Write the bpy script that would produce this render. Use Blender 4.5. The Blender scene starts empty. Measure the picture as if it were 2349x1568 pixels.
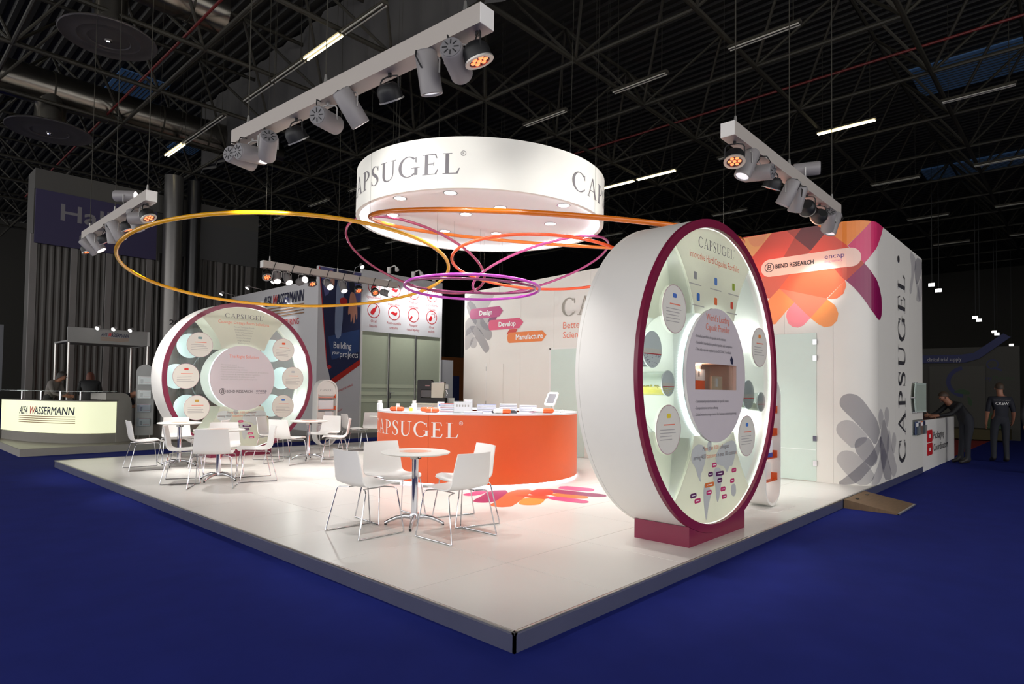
import bpy, math, random
from math import sin, cos, pi, radians as R, sqrt, atan2
from mathutils import Vector, Matrix
from mathutils.geometry import tessellate_polygon
random.seed(7)
scene = bpy.context.scene
COL = scene.collection

# ------------------------------------------------------------------ camera
W_PX, H_PX, F_PX = 2349, 1568, 1429.32
YAW, PITCH, ROLL = 0.74965, 0.02994, 0.013205
_r0 = Vector((sin(YAW), -cos(YAW), 0))
_f = Vector((cos(YAW) * cos(PITCH), sin(YAW) * cos(PITCH), sin(PITCH)))
_u0 = _r0.cross(_f)
_r = _r0 * cos(ROLL) + _u0 * sin(ROLL)
_u = -_r0 * sin(ROLL) + _u0 * cos(ROLL)
cam_data = bpy.data.cameras.new('camera')
cam_data.sensor_width = 36.0
cam_data.lens = F_PX / W_PX * 36.0
cam_data.shift_y = 66.93 / W_PX
cam_data.clip_end = 300
cam = bpy.data.objects.new('camera', cam_data)
COL.objects.link(cam)
cam.matrix_world = Matrix(((_r.x, _u.x, -_f.x, -2.588), (_r.y, _u.y, -_f.y, -2.363), (_r.z, _u.z, -_f.z, 1.4676), (0, 0, 0, 1)))
scene.camera = cam

# ------------------------------------------------------------------ world, exposure
world = bpy.data.worlds.new('hall_ambience')
scene.world = world
world.use_nodes = True
world.node_tree.nodes['Background'].inputs[0].default_value = (1.0, 0.985, 0.965, 1)
world.node_tree.nodes['Background'].inputs[1].default_value = 2.1
scene.view_settings.view_transform = 'Standard'
scene.view_settings.look = 'None'
scene.view_settings.gamma = 1.0
scene.view_settings.exposure = 0.0
scene.view_settings.use_curve_mapping = False
scene.cycles.use_denoising = True
scene.cycles.max_bounces = 7
scene.cycles.diffuse_bounces = 3
scene.cycles.glossy_bounces = 3
scene.cycles.transparent_max_bounces = 16
scene.cycles.sample_clamp_indirect = 6.0
scene.cycles.caustics_reflective = False
scene.cycles.caustics_refractive = False
# strengths of the lamps that hang on the four lamp bars, the drum's downlights and the hall's fluorescent tubes
P_FLOOR, P_DRUM, P_WALL, P_PAR, P_DOWN, E_TUBE = 262.0, 125.0, 210.0, 7.0, 150.0, 8.0

# ------------------------------------------------------------------ helpers
def lin(c):
    return tuple(((x / 255) / 12.92 if x / 255 <= 0.04045 else ((x / 255 + 0.055) / 1.055) ** 2.4) for x in c)

MATS = {}
def mat(name, rgb, rough=0.5, metal=0.0, emit=0.0, alpha=1.0, spec=0.5, noise=0.06, scale=8.0, bump=0.0, coat=0.0, emit_rgb=None, stretch=None):
    """principled surface whose colour drifts a little with a noise texture"""
    if name in MATS:
        return MATS[name]
    m = bpy.data.materials.new(name)
    m.use_nodes = True
    nt = m.node_tree
    b = nt.nodes['Principled BSDF']
    c = lin(rgb)
    if noise > 0 or bump > 0:
        tc = nt.nodes.new('ShaderNodeTexCoord')
        src = tc.outputs['Object']
        if stretch:
            mp = nt.nodes.new('ShaderNodeMapping')
            mp.inputs['Scale'].default_value = stretch
            nt.links.new(src, mp.inputs[0])
            src = mp.outputs[0]
        nz = nt.nodes.new('ShaderNodeTexNoise')
        nz.inputs['Scale'].default_value = scale
        nz.inputs['Detail'].default_value = 4
        nt.links.new(src, nz.inputs['Vector'])
        mx = nt.nodes.new('ShaderNodeMix')
        mx.data_type = 'RGBA'
        mx.inputs['A'].default_value = (*[x * (1 - noise) for x in c], 1)
        mx.inputs['B'].default_value = (*[min(1, x * (1 + noise)) for x in c], 1)
        nt.links.new(nz.outputs['Fac'], mx.inputs['Factor'])
        nt.links.new(mx.outputs['Result'], b.inputs['Base Color'])
        if bump > 0:
            bp = nt.nodes.new('ShaderNodeBump')
            bp.inputs['Strength'].default_value = bump
            bp.inputs['Distance'].default_value = 0.01
            nt.links.new(nz.outputs['Fac'], bp.inputs['Height'])
            nt.links.new(bp.outputs[0], b.inputs['Normal'])
    else:
        b.inputs['Base Color'].default_value = (*c, 1)
    b.inputs['Roughness'].default_value = rough
    b.inputs['Metallic'].default_value = metal
    b.inputs['Specular IOR Level'].default_value = spec
    b.inputs['Coat Weight'].default_value = coat
    if emit:
        b.inputs['Emission Color'].default_value = (*lin(emit_rgb or rgb), 1)
        b.inputs['Emission Strength'].default_value = emit
    if alpha < 1:
        b.inputs['Alpha'].default_value = alpha
    MATS[name] = m
    return m

def glass_mat(name, tint, body=0.1, body_rgb=(230, 240, 235), gloss=0.08, edge=0.6):
    """thin sheet: mostly clear, a little milky body and a little mirror"""
    m = bpy.data.materials.new(name)
    m.use_nodes = True
    nt = m.node_tree
    nt.nodes.clear()
    out = nt.nodes.new('ShaderNodeOutputMaterial')
    tr = nt.nodes.new('ShaderNodeBsdfTransparent')
    tr.inputs[0].default_value = (*tint, 1)
    df = nt.nodes.new('ShaderNodeBsdfPrincipled')
    df.inputs['Base Color'].default_value = (*lin(body_rgb), 1)
    df.inputs['Roughness'].default_value = 0.3
    gl = nt.nodes.new('ShaderNodeBsdfGlossy')
    gl.inputs['Roughness'].default_value = 0.03
    fr = nt.nodes.new('ShaderNodeLayerWeight')
    fr.inputs[0].default_value = 0.12
    sc = nt.nodes.new('ShaderNodeMath')
    sc.operation = 'MULTIPLY_ADD'
    sc.inputs[1].default_value = edge
    sc.inputs[2].default_value = gloss
    m1 = nt.nodes.new('ShaderNodeMixShader')
    m1.inputs[0].default_value = body
    m2 = nt.nodes.new('ShaderNodeMixShader')
    nt.links.new(tr.outputs[0], m1.inputs[1]); nt.links.new(df.outputs[0], m1.inputs[2])
    nt.links.new(fr.outputs['Fresnel'], sc.inputs[0]); nt.links.new(sc.outputs[0], m2.inputs[0])
    nt.links.new(m1.outputs[0], m2.inputs[1]); nt.links.new(gl.outputs[0], m2.inputs[2])
    nt.links.new(m2.outputs[0], out.inputs[0])
    MATS[name] = m
    return m

def backlit_mat(name, rgb, share=0.5, rough=0.45):
    """frosted film: part reflects, part lets the light behind it through"""
    m = mat(name, rgb, rough, noise=.015)
    nt = m.node_tree
    out = nt.nodes['Material Output']
    tl = nt.nodes.new('ShaderNodeBsdfTranslucent')
    tl.inputs[0].default_value = (*lin(rgb), 1)
    mx = nt.nodes.new('ShaderNodeMixShader')
    mx.inputs[0].default_value = share
    nt.links.new(nt.nodes['Principled BSDF'].outputs[0], mx.inputs[1]); nt.links.new(tl.outputs[0], mx.inputs[2])
    nt.links.new(mx.outputs[0], out.inputs[0])
    return m

def basis(d):
    d = Vector(d).normalized()
    a = Vector((0, 0, 1)) if abs(d.z) < 0.95 else Vector((1, 0, 0))
    x = a.cross(d).normalized()
    return x, d.cross(x).normalized(), d

class MB:
    def __init__(s): s.v, s.f, s.m = [], [], []
    def add(s, vs, fs, mi=0):
        k = len(s.v)
        s.v += [tuple(p) for p in vs]
        s.f += [tuple(i + k for i in f) for f in fs]
        s.m += [mi] * len(fs)
        return s
    def box(s, x0, x1, y0, y1, z0, z1, mi=0, M=None):
        vs = [(x, y, z) for z in (z0, z1) for y in (y0, y1) for x in (x0, x1)]
        if M is not None: vs = [M @ Vector(p) for p in vs]
        return s.add(vs, [(0, 2, 3, 1), (4, 5, 7, 6), (0, 1, 5, 4), (2, 6, 7, 3), (0, 4, 6, 2), (1, 3, 7, 5)], mi)
    def bbox(s, x0, x1, y0, y1, z0, z1, e=0.01, mi=0, M=None):
        """box with chamfered vertical and top edges"""
        pr = [(x0 + e, y0), (x1 - e, y0), (x1, y0 + e), (x1, y1 - e), (x1 - e, y1), (x0 + e, y1), (x0, y1 - e), (x0, y0 + e)]
        cx, cy = (x0 + x1) / 2, (y0 + y1) / 2
        def ring(z, k): return [(cx + (x - cx) * (1 - k / max(1e-6, (x1 - x0) / 2)), cy + (y - cy) * (1 - k / max(1e-6, (y1 - y0) / 2)), z) for x, y in pr]
        rs = [ring(z0, 0), ring(z1 - e, 0), ring(z1, e)]
        vs = [p for r_ in rs for p in r_]
        if M is not None: vs = [M @ Vector(p) for p in vs]
        fs = [tuple(range(7, -1, -1)), tuple(range(16, 24))]
        for j in range(2):
            fs += [(j * 8 + i, j * 8 + (i + 1) % 8, j * 8 + 8 + (i + 1) % 8, j * 8 + 8 + i) for i in range(8)]
        return s.add(vs, fs, mi)
    def cyl(s, p0, p1, r0, r1=None, n=16, caps=True, mi=0):
        r1 = r0 if r1 is None else r1
        p0, p1 = Vector(p0), Vector(p1)
        x, y, d = basis(p1 - p0)
        vs = [p + (x * cos(2 * pi * i / n) + y * sin(2 * pi * i / n)) * r for p, r in ((p0, r0), (p1, r1)) for i in range(n)]
        fs = [(i, (i + 1) % n, n + (i + 1) % n, n + i) for i in range(n)]
        if caps: fs += [tuple(range(n - 1, -1, -1)), tuple(range(n, 2 * n))]
        return s.add(vs, fs, mi)
    def lathe(s, prof, n=32, o=(0, 0, 0), axis=(0, 0, 1), mi=0, closed=False):
        x, y, d = basis(axis)
        o = Vector(o)
        vs = [o + (x * cos(2 * pi * i / n) + y * sin(2 * pi * i / n)) * r + d * z for r, z in prof for i in range(n)]
        m_ = len(prof)
        fs = []
        for j in range(m_ if closed else m_ - 1):
            k = (j + 1) % m_
            fs += [(j * n + i, j * n + (i + 1) % n, k * n + (i + 1) % n, k * n + i) for i in range(n)]
        if not closed:
            if prof[0][0] > 1e-5: fs.append(tuple(range(n - 1, -1, -1)))
            if prof[-1][0] > 1e-5: fs.append(tuple((m_ - 1) * n + i for i in range(n)))
        return s.add(vs, fs, mi)
    def tube(s, pts, r, n=8, closed=False, mi=0):
        pts = [Vector(p) for p in pts]
        N = len(pts)
        ts = []
        for i in range(N):
            a = pts[i - 1] if (i > 0 or closed) else pts[i]
            b = pts[(i + 1) % N] if (i < N - 1 or closed) else pts[i]
            ts.append((b - a).normalized())
        x, y, _ = basis(ts[0])
        vs = []
        for i in range(N):
            x = (x - ts[i] * x.dot(ts[i])).normalized()
            y = ts[i].cross(x)
            rr = r[i] if isinstance(r, (list, tuple)) else r
            vs += [pts[i] + (x * cos(2 * pi * k / n) + y * sin(2 * pi * k / n)) * rr for k in range(n)]
        fs = []
        for i in range(N if closed else N - 1):
            j = (i + 1) % N
            fs += [(i * n + k, i * n + (k + 1) % n, j * n + (k + 1) % n, j * n + k) for k in range(n)]
        if not closed: fs += [tuple(range(n - 1, -1, -1)), tuple((N - 1) * n + k for k in range(n))]
        return s.add(vs, fs, mi)
    def prism(s, poly, fn, h0, h1, mi=0):
        """2-D outline, fn(x, y, h) puts it in space; h0..h1 is its thickness"""
        n = len(poly)
        vs = [fn(x, y, h0) for x, y in poly] + [fn(x, y, h1) for x, y in poly]
        tri = tessellate_polygon([[Vector((x, y, 0)) for x, y in poly]])
        fs = [tuple(t) for t in tri] + [tuple(n + i for i in reversed(t)) for t in tri]
        fs += [(i, (i + 1) % n, n + (i + 1) % n, n + i) for i in range(n)]
        return s.add(vs, fs, mi)
    def sphere(s, c, r, n=12, m_=8, sx=1, sy=1, sz=1, mi=0):
        vs, fs = [], []
        for j in range(m_ + 1):
            t = pi * j / m_
            for i in range(n):
                a = 2 * pi * i / n
                vs.append((c[0] + r * sx * sin(t) * cos(a), c[1] + r * sy * sin(t) * sin(a), c[2] + r * sz * cos(t)))
        for j in range(m_):
            fs += [(j * n + i, (j + 1) * n + i, (j + 1) * n + (i + 1) % n, j * n + (i + 1) % n) for i in range(n)]
        return s.add(vs, fs, mi)
    def mesh(s, name, mats, angle=40):
        me = bpy.data.meshes.new(name)
        me.from_pydata(s.v, [], s.f)
        mats = mats if isinstance(mats, (list, tuple)) else [mats]
        for m in mats: me.materials.append(m)
        if any(s.m): me.polygons.foreach_set('material_index', s.m)
        if angle:
            me.polygons.foreach_set('use_smooth', [True] * len(s.f))
            me.set_sharp_from_angle(angle=R(angle))
        me.validate()
        me.update()
        return me
    def build(s, name, mats, parent=None, angle=40):
        o = bpy.data.objects.new(name, s.mesh(name, mats, angle))
        COL.objects.link(o)
        if parent is not None: o.parent = parent
        return o

def tag(o, label=None, cat=None, group=None, kind=None):
    if label: o['label'] = label
    if cat: o['category'] = cat
    if group: o['group'] = group
    if kind: o['kind'] = kind
    return o
def thing(name, label, cat, loc=(0, 0, 0), rz=0.0, group=None):
    o = bpy.data.objects.new(name, None)
    o.empty_display_size = 0.1
    COL.objects.link(o)
    o.location = loc
    o.rotation_euler = (0, 0, rz)
    return tag(o, label, cat, group)
def copy_tree(o, parent=None):
    c = o.copy()
    COL.objects.link(c)
    if parent is not None: c.parent = parent
    for ch in list(o.children): copy_tree(ch, c)
    return c
def part(name, me, parent, loc=(0, 0, 0), rot=None):
    o = bpy.data.objects.new(name, me)
    COL.objects.link(o)
    o.parent = parent
    o.location = loc
    if rot: o.rotation_euler = rot
    return o
def area(poly): return sum(poly[i - 1][0] * poly[i][1] - poly[i][0] * poly[i - 1][1] for i in range(len(poly))) / 2
def clip(poly, nx, ny, c):
    """keep nx*x+ny*y <= c"""
    out = []
    for i in range(len(poly)):
        a, b = poly[i - 1], poly[i]
        da, db = nx * a[0] + ny * a[1] - c, nx * b[0] + ny * b[1] - c
        if da <= 0: out.append(a) if not out or out[-1] != a else None
        if (da < 0 < db) or (db < 0 < da):
            t = da / (da - db)
            out.append((a[0] + (b[0] - a[0]) * t, a[1] + (b[1] - a[1]) * t))
    return out
def decal(b, poly, fn, h, mi=0, step=None):
    """flat print: polygon in surface coordinates laid h above the surface, cut into strips where the surface bends"""
    tris = [[poly[i] for i in t] for t in tessellate_polygon([[Vector((x, y, 0)) for x, y in poly]])]
    for t in tris:
        if not step:
            b.add([fn(x, y, h) for x, y in t], [(0, 1, 2)], mi); continue
        lo, hi = min(p[0] for p in t), max(p[0] for p in t)
        k0, k1 = math.floor(lo / step), math.ceil(hi / step)
        for k in range(k0, max(k1, k0 + 1)):
            q = clip(clip(t, 1, 0, (k + 1) * step), -1, 0, -k * step)
            if len(q) >= 3 and abs(area(q)) > 1e-7:
                b.add([fn(x, y, h) for x, y in q], [tuple(range(len(q)))], mi)
def circle(cx, cy, rx, ry=None, n=40, a0=0, a1=360):
    ry = rx if ry is None else ry
    k = n if a1 - a0 >= 360 else n + 1
    return [(cx + rx * cos(R(a0 + (a1 - a0) * i / n)), cy + ry * sin(R(a0 + (a1 - a0) * i / n))) for i in range(k)]
def rrect(x0, x1, y0, y1, r, n=6):
    return (circle(x1 - r, y1 - r, r, n=n, a0=0, a1=90) + circle(x0 + r, y1 - r, r, n=n, a0=90, a1=180) +
            circle(x0 + r, y0 + r, r, n=n, a0=180, a1=270) + circle(x1 - r, y0 + r, r, n=n, a0=270, a1=360))
def plane_fn(o, ux, uy, un):
    o, ux, uy, un = Vector(o), Vector(ux), Vector(uy), Vector(un)
    return lambda x, y, h=0: o + ux * x + uy * y + un * h

# ------------------------------------------------------------------ lettering
_font = {}
def font_polys(s):
    if s not in _font:
        cu = bpy.data.curves.new('glyphs', 'FONT')
        cu.body = s
        cu.resolution_u = 2
        ob = bpy.data.objects.new('glyphs', cu)
        me = bpy.data.meshes.new_from_object(ob)
        vs = [(v.co.x, v.co.y) for v in me.vertices]
        fs = [tuple(p.vertices) for p in me.polygons]
        bpy.data.objects.remove(ob); bpy.data.curves.remove(cu); bpy.data.meshes.remove(me)
        _font[s] = (vs, fs)
    return _font[s]
CAP = 0.69
def write(b, s, fn, x, y, h, w=None, align='l', shear=0.0, up=0.002, mi=0, bold=0.0, sub=None):
    """lettering of cap height h (and total width w) on the surface fn, baseline start (x, y)"""
    vs, fs = font_polys(s)
    if not vs: return 0
    x0, x1 = min(p[0] for p in vs), max(p[0] for p in vs)
    k = h / CAP
    kx = (w / (x1 - x0)) if w else k
    W = (x1 - x0) * kx
    ox = x - (W if align == 'r' else W / 2 if align == 'c' else 0)
    offs = [(0, 0)] if not bold else [(0, 0), (bold, 0), (0, bold), (bold, bold)]
    for i, (dx, dy) in enumerate(offs):
        b.add([fn(ox + (px - x0) * kx + shear * py * k + dx, y + py * k + dy, up + i * .0004) for px, py in vs], fs, mi)
    return W
def line(parent, m, s, fn, x, y, h, w=None, align='l', up=.002, shear=0.0, bold=0.0, name='lettering'):
    b = MB()
    write(b, s, fn, x, y, h, w, align, shear, up, 0, bold)
    return b.build(name, m, parent, angle=0)

def crescent(cx, cy, rx, ry, tx, ty, a0, a1, n=22, ox=0.0):
    out = []
    def pt(a, inn):
        a = R(a)
        return (cx + (rx - tx * inn) * cos(a) + ox * inn, cy + (ry - ty * inn) * sin(a))
    for i in range(n):
        a, c = a0 + (a1 - a0) * i / n, a0 + (a1 - a0) * (i + 1) / n
        out.append([pt(a, 0), pt(c, 0), pt(c, 1), pt(a, 1)])
    return out
def quad(x0, y0, x1, y1): return [[(x0, y0), (x1, y0), (x1, y1), (x0, y1)]]
def spine(pts, n=5):
    """brush stroke through (x, y, width) knots"""
    P = []
    for i in range(len(pts) - 1):
        p0, p1, p2, p3 = pts[max(0, i - 1)], pts[i], pts[i + 1], pts[min(len(pts) - 1, i + 2)]
        for j in range(n):
            t = j / n
            P.append([0.5 * (2 * p1[k] + (p2[k] - p0[k]) * t + (2 * p0[k] - 5 * p1[k] + 4 * p2[k] - p3[k]) * t * t + (3 * p1[k] - p0[k] - 3 * p2[k] + p3[k]) * t ** 3) for k in range(3)])
    P.append(list(pts[-1]))
    L, out = [], []
    for i in range(len(P)):
        a, c = P[max(0, i - 1)], P[min(len(P) - 1, i + 1)]
        dx, dy = c[0] - a[0], c[1] - a[1]
        d = sqrt(dx * dx + dy * dy) or 1
        nx, ny, w = -dy / d, dx / d, P[i][2] / 2
        L.append(((P[i][0] + nx * w, P[i][1] + ny * w), (P[i][0] - nx * w, P[i][1] - ny * w)))
    for i in range(len(L) - 1): out.append([L[i][0], L[i + 1][0], L[i + 1][1], L[i][1]])
    return out
SERIF = {
    'C': (.90, crescent(.47, .5, .47, .52, .15, .045, 44, 316) + [[(.80, .70), (.85, .66), (.84, .96), (.80, .93)]] + [[(.80, .10), (.86, .20), (.84, .24), (.77, .14)]]),
    'A': (.94, [[(.09, 0), (.14, 0), (.48, .98), (.44, 1.03)], [(.42, 1.03), (.50, 1.03), (.86, 0), (.70, 0)]] + quad(.22, .33, .66, .375) + quad(0, 0, .26, .035) + quad(.60, 0, .95, .035)),
    'P': (.66, quad(.10, 0, .24, 1) + quad(0, 0, .36, .035) + quad(0, .965, .12, 1) + crescent(.24, .72, .39, .28, .14, .045, -90, 90, 14)),
    'S': (.60, spine([(.50, .80, .03), (.43, .93, .045), (.29, .985, .05), (.16, .93, .09), (.10, .79, .12), (.16, .64, .14), (.30, .52, .16), (.44, .40, .14), (.50, .24, .12), (.44, .08, .08), (.29, .015, .045), (.14, .07, .04), (.07, .21, .03)]) + quad(.50, .74, .535, .96) + quad(.04, .04, .075, .28)),
    'U': (.88, quad(.10, .34, .24, 1) + quad(.69, .34, .745, 1) + spine([(.17, .36, .14), (.19, .20, .13), (.28, .06, .09), (.42, .015, .06), (.57, .06, .05), (.68, .18, .05), (.718, .36, .055)]) + quad(0, .965, .36, 1) + quad(.57, .965, .87, 1)),
    'G': (.98, crescent(.47, .5, .47, .52, .15, .045, 44, 318) + [[(.80, .70), (.85, .66), (.84, .96), (.80, .93)]] + quad(.76, .06, .90, .42) + quad(.62, .405, 1.0, .44)),
    'E': (.70, quad(.10, 0, .24, 1) + quad(0, 0, .58, .04) + quad(0, .96, .56, 1) + quad(.24, .5, .48, .54) + quad(.46, .42, .49, .62) + [[(.50, .98), (.56, 1), (.61, .78), (.58, .78)], [(.50, .02), (.58, 0), (.65, .25), (.62, .25)]]),
    'L': (.66, quad(.10, 0, .24, 1) + quad(0, 0, .58, .04) + quad(0, .965, .36, 1) + [[(.50, .02), (.58, 0), (.66, .28), (.63, .28)]]),
    'R': (.70, quad(.12, 0, .24, 1) + crescent(.24, .74, .36, .26, .12, .07, -90, 90, 8) + [[(.34, .5), (.46, .5), (.68, 0), (.54, 0)]]),
}
def capsugel(b, fn, x, y, cap, w, up=0.003, mi=0, sub=0.0, reg=True, start=0):
    """the stand's serif wordmark; (x, y) baseline start, cap height, total width"""
    word, gap, up0 = 'CAPSUGEL', 0.13, up
    tot = sum(SERIF[c][0] for c in word) + gap * 7
    kx, px = w / tot, 0.0
    for c in word:
        wd, qs = SERIF[c]
        for iq, q in enumerate(qs):
            up = up0 + .00012 * (iq % 2) + (.0001 if len(qs) - iq < 4 else 0)
            poly = [(x + (px + a) * kx, y + e * cap) for a, e in q]
            b.add([fn(u, v, up) for u, v in poly], [(0, 1, 2, 3)], mi) if not sub else decal(b, poly, fn, up, mi, sub)
        px += wd + gap
    if reg:
        cx, cy, r = x + w + cap * 0.16, y + cap * 0.98, cap * 0.13
        for q in crescent(cx, cy, r, r, r * .18, r * .18, 0, 360, 20): b.add([fn(u, v, up) for u, v in q], [(0, 1, 2, 3)], mi)
        for q in SERIF['R'][1]: b.add([fn(cx - r * .42 + u * r * 1.1, cy - r * .55 + v * r * 1.1, up) for u, v in q], [(0, 1, 2, 3)], mi)

# ------------------------------------------------------------------ materials
M_carpet = mat('royal_blue_carpet', (34, 44, 124), 0.95, noise=0.16, scale=3.0, spec=0.1, bump=0.15)
M_tile = mat('white_floor_laminate', (232, 228, 222), 0.28, noise=0.02, scale=2.0, spec=0.45)
M_joint = mat('dark_joint', (58, 52, 50), 0.8)
M_alu = mat('brushed_aluminium', (196, 194, 190), 0.32, metal=0.9, scale=20)
M_fascia = mat('slate_fascia_board', (72, 74, 98), 0.42, noise=0.12, scale=4)
M_white = mat('white_satin_paint', (236, 233, 228), 0.45, noise=0.015)
M_wall = mat('white_wall_laminate', (232, 228, 220), 0.38, noise=0.015, scale=3)
M_burg = mat('burgundy_lacquer', (122, 26, 60), 0.30, noise=0.03)
M_orange = mat('orange_laminate', (226, 94, 40), 0.40, noise=0.03)
M_shell = mat('white_moulded_plastic', (236, 233, 230), 0.38, noise=0.01)
M_chrome = mat('chrome', (205, 205, 210), 0.08, metal=1.0, noise=0.02)
M_black = mat('black_plastic', (18, 18, 20), 0.5)
M_rubber = mat('black_cable_rubber', (14, 14, 15), 0.6)
M_can = mat('grey_lamp_enamel', (142, 138, 138), 0.42, noise=0.03)
M_slot = mat('dark_vent', (30, 30, 32), 0.7)
M_lens = mat('lit_lamp_lens', (255, 250, 245), 0.3, emit=8.0, noise=0)
M_lens_off = mat('lamp_lens', (200, 200, 205), 0.15, emit=1.2, noise=0)
M_led = mat('orange_led', (255, 120, 80), 0.3, emit=3.0, emit_rgb=(255, 108, 62), noise=0)
M_silver = mat('silver_rim', (190, 186, 180), 0.35, metal=0.6)
M_bar = mat('pale_bar_laminate', (184, 176, 168), 0.45, noise=0.02)
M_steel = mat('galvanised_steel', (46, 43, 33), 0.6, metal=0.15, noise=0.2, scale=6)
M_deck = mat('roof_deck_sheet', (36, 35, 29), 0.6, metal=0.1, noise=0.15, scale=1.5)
M_duct = mat('duct_foil', (120, 116, 108), 0.24, metal=0.95, noise=0.12, scale=5, bump=0.25)
M_dim = mat('dull_grey_paint', (66, 64, 60), 0.6)
M_greytext = mat('grey_print', (118, 114, 118), 0.6, noise=0)
M_dark = mat('dark_print', (52, 50, 54), 0.6, noise=0)
M_cortext = mat('coral_print', (232, 130, 105), 0.6, noise=0)
M_wtext = mat('white_print', (244, 242, 240), 0.5, noise=0)
M_navy = mat('navy_print', (24, 26, 60), 0.6, noise=0)
M_red = mat('red_print', (196, 28, 36), 0.5, noise=0)
M_tan = mat('tan_print', (150, 112, 80), 0.6, noise=0)
M_paper = mat('white_paper', (240, 240, 244), 0.6, noise=0.02)
M_card = mat('cream_disc', (226, 222, 212), 0.5, noise=0.02)
M_line = mat('pale_grey_print', (176, 172, 168), 0.6, noise=0)
G = 0.115      # top of the stand's raised floor
# ------------------------------------------------------------------ the setting: carpet, raised floor, walls
b = MB(); b.box(-20, 58, -20, 46, -0.05, 0)
tag(b.build('floor', M_carpet), 'royal blue exhibition carpet covering the hall floor', kind='structure')

PX, PY = 11.45, 11.05
platform = MB().box(0.02, PX - 0.02, 0.02, PY - 0.02, 0.0, G - 0.012).build('floor_platform', M_joint)
tag(platform, 'raised white stand floor on the blue carpet', kind='structure')
def tile_mesh(w, d):
    b = MB(); g = 0.003
    return b.bbox(g, w - g, g, d - g, G - 0.02, G, 0.001).mesh('tile', M_tile, 30)
full = tile_mesh(1, 1)
e0 = 0.03
for i in range(12):
    for j in range(12):
        x0, y0 = max(i, e0), max(j, e0)
        x1, y1 = min(i + 1, PX - e0), min(j + 1, PY - e0)
        if x1 - x0 < 0.05 or y1 - y0 < 0.05 or (x0 > 8.2): continue
        me = full if (x1 - x0 > 0.99 and y1 - y0 > 0.99) else tile_mesh(x1 - x0, y1 - y0)
        part('floor_tile', me, platform, (x0, y0, 0))
for nm, a in (('edge_trim', (0, PX, 0, 0.026)), ('edge_trim', (0, 0.026, 0, PY)), ('edge_trim', (0, PX, PY - 0.026, PY))):
    MB().bbox(*a, G - 0.012, G + 0.003, 0.003).build(nm, M_alu, platform)
for a in ((0.004, PX, 0.004, 0.02), (0.004, 0.02, 0.004, PY), (0.004, PX, PY - 0.02, PY - 0.004)):
    MB().box(*a, 0.0, G - 0.012).build('fascia_board', M_fascia, platform)

# wall of the stand: runs along Y at X = 7.66, turns a rounded corner and runs along X at Y = 0
S1, RC = 8.36, 0.42
S2 = S1 + RC * pi / 2
S3 = S2 + 11.45 - 8.08
def wall_fn(s, z, h=0.0):
    if s <= S1: return Vector((7.66 - h, 8.78 - s, z))
    if s <= S2:
        t = (s - S1) / RC
        return Vector((8.08 - (RC + h) * cos(t), RC - (RC + h) * sin(t), z))
    return Vector((8.08 + s - S2, -h, z))
def wall_top(s): return 3.80 + 0.28 * min(1, s / S1)
ss = [0, S1] + [S1 + (S2 - S1) * i / 14 for i in range(1, 15)] + [S3]
b = MB()
vs = []
for s in ss: vs += [wall_fn(s, G, -0.008), wall_fn(s, wall_top(s) - 0.004, -0.008), wall_fn(s, wall_top(s) - 0.004, -0.12), wall_fn(s, G, -0.12)]
fs = []
for i in range(len(ss) - 1):
    fs += [(4 * i + k, 4 * i + 4 + k, 4 * i + 4 + (k + 1) % 4, 4 * i + (k + 1) % 4) for k in range(4)]
fs += [(0, 1, 2, 3), tuple(4 * (len(ss) - 1) + k for k in (3, 2, 1, 0))]
wall = b.add(vs, fs).build('wall_back', M_wall)
tag(wall, 'tall white stand wall with a rounded corner', kind='structure')
edges = [0, 0.9, 1.85, 2.8, 3.75, 4.7, 5.65, 6.6, 7.55, 8.27, S2 + 0.02, S2 + 1.13, S2 + 2.25, S3]
for s0, s1 in zip(edges, edges[1:]):
    b = MB(); g = 0.0015
    n = 16 if (s0 < S2 and s1 > S1) else 1
    vs, fs = [], []
    for i in range(n + 1):
        s = s0 + g + (s1 - s0 - 2 * g) * i / n
        vs += [wall_fn(s, G + 0.001, 0), wall_fn(s, wall_top(s), 0), wall_fn(s, wall_top(s), -0.02), wall_fn(s, G + 0.001, -0.02)]
    for i in range(n): fs += [(4 * i + k, 4 * i + 4 + k, 4 * i + 4 + (k + 1) % 4, 4 * i + (k + 1) % 4) for k in range(4)]
    fs += [(0, 1, 2, 3), tuple(4 * n + k for k in (3, 2, 1, 0))]
    b.add(vs, fs).build('wall_panel', M_wall, wall)

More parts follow.
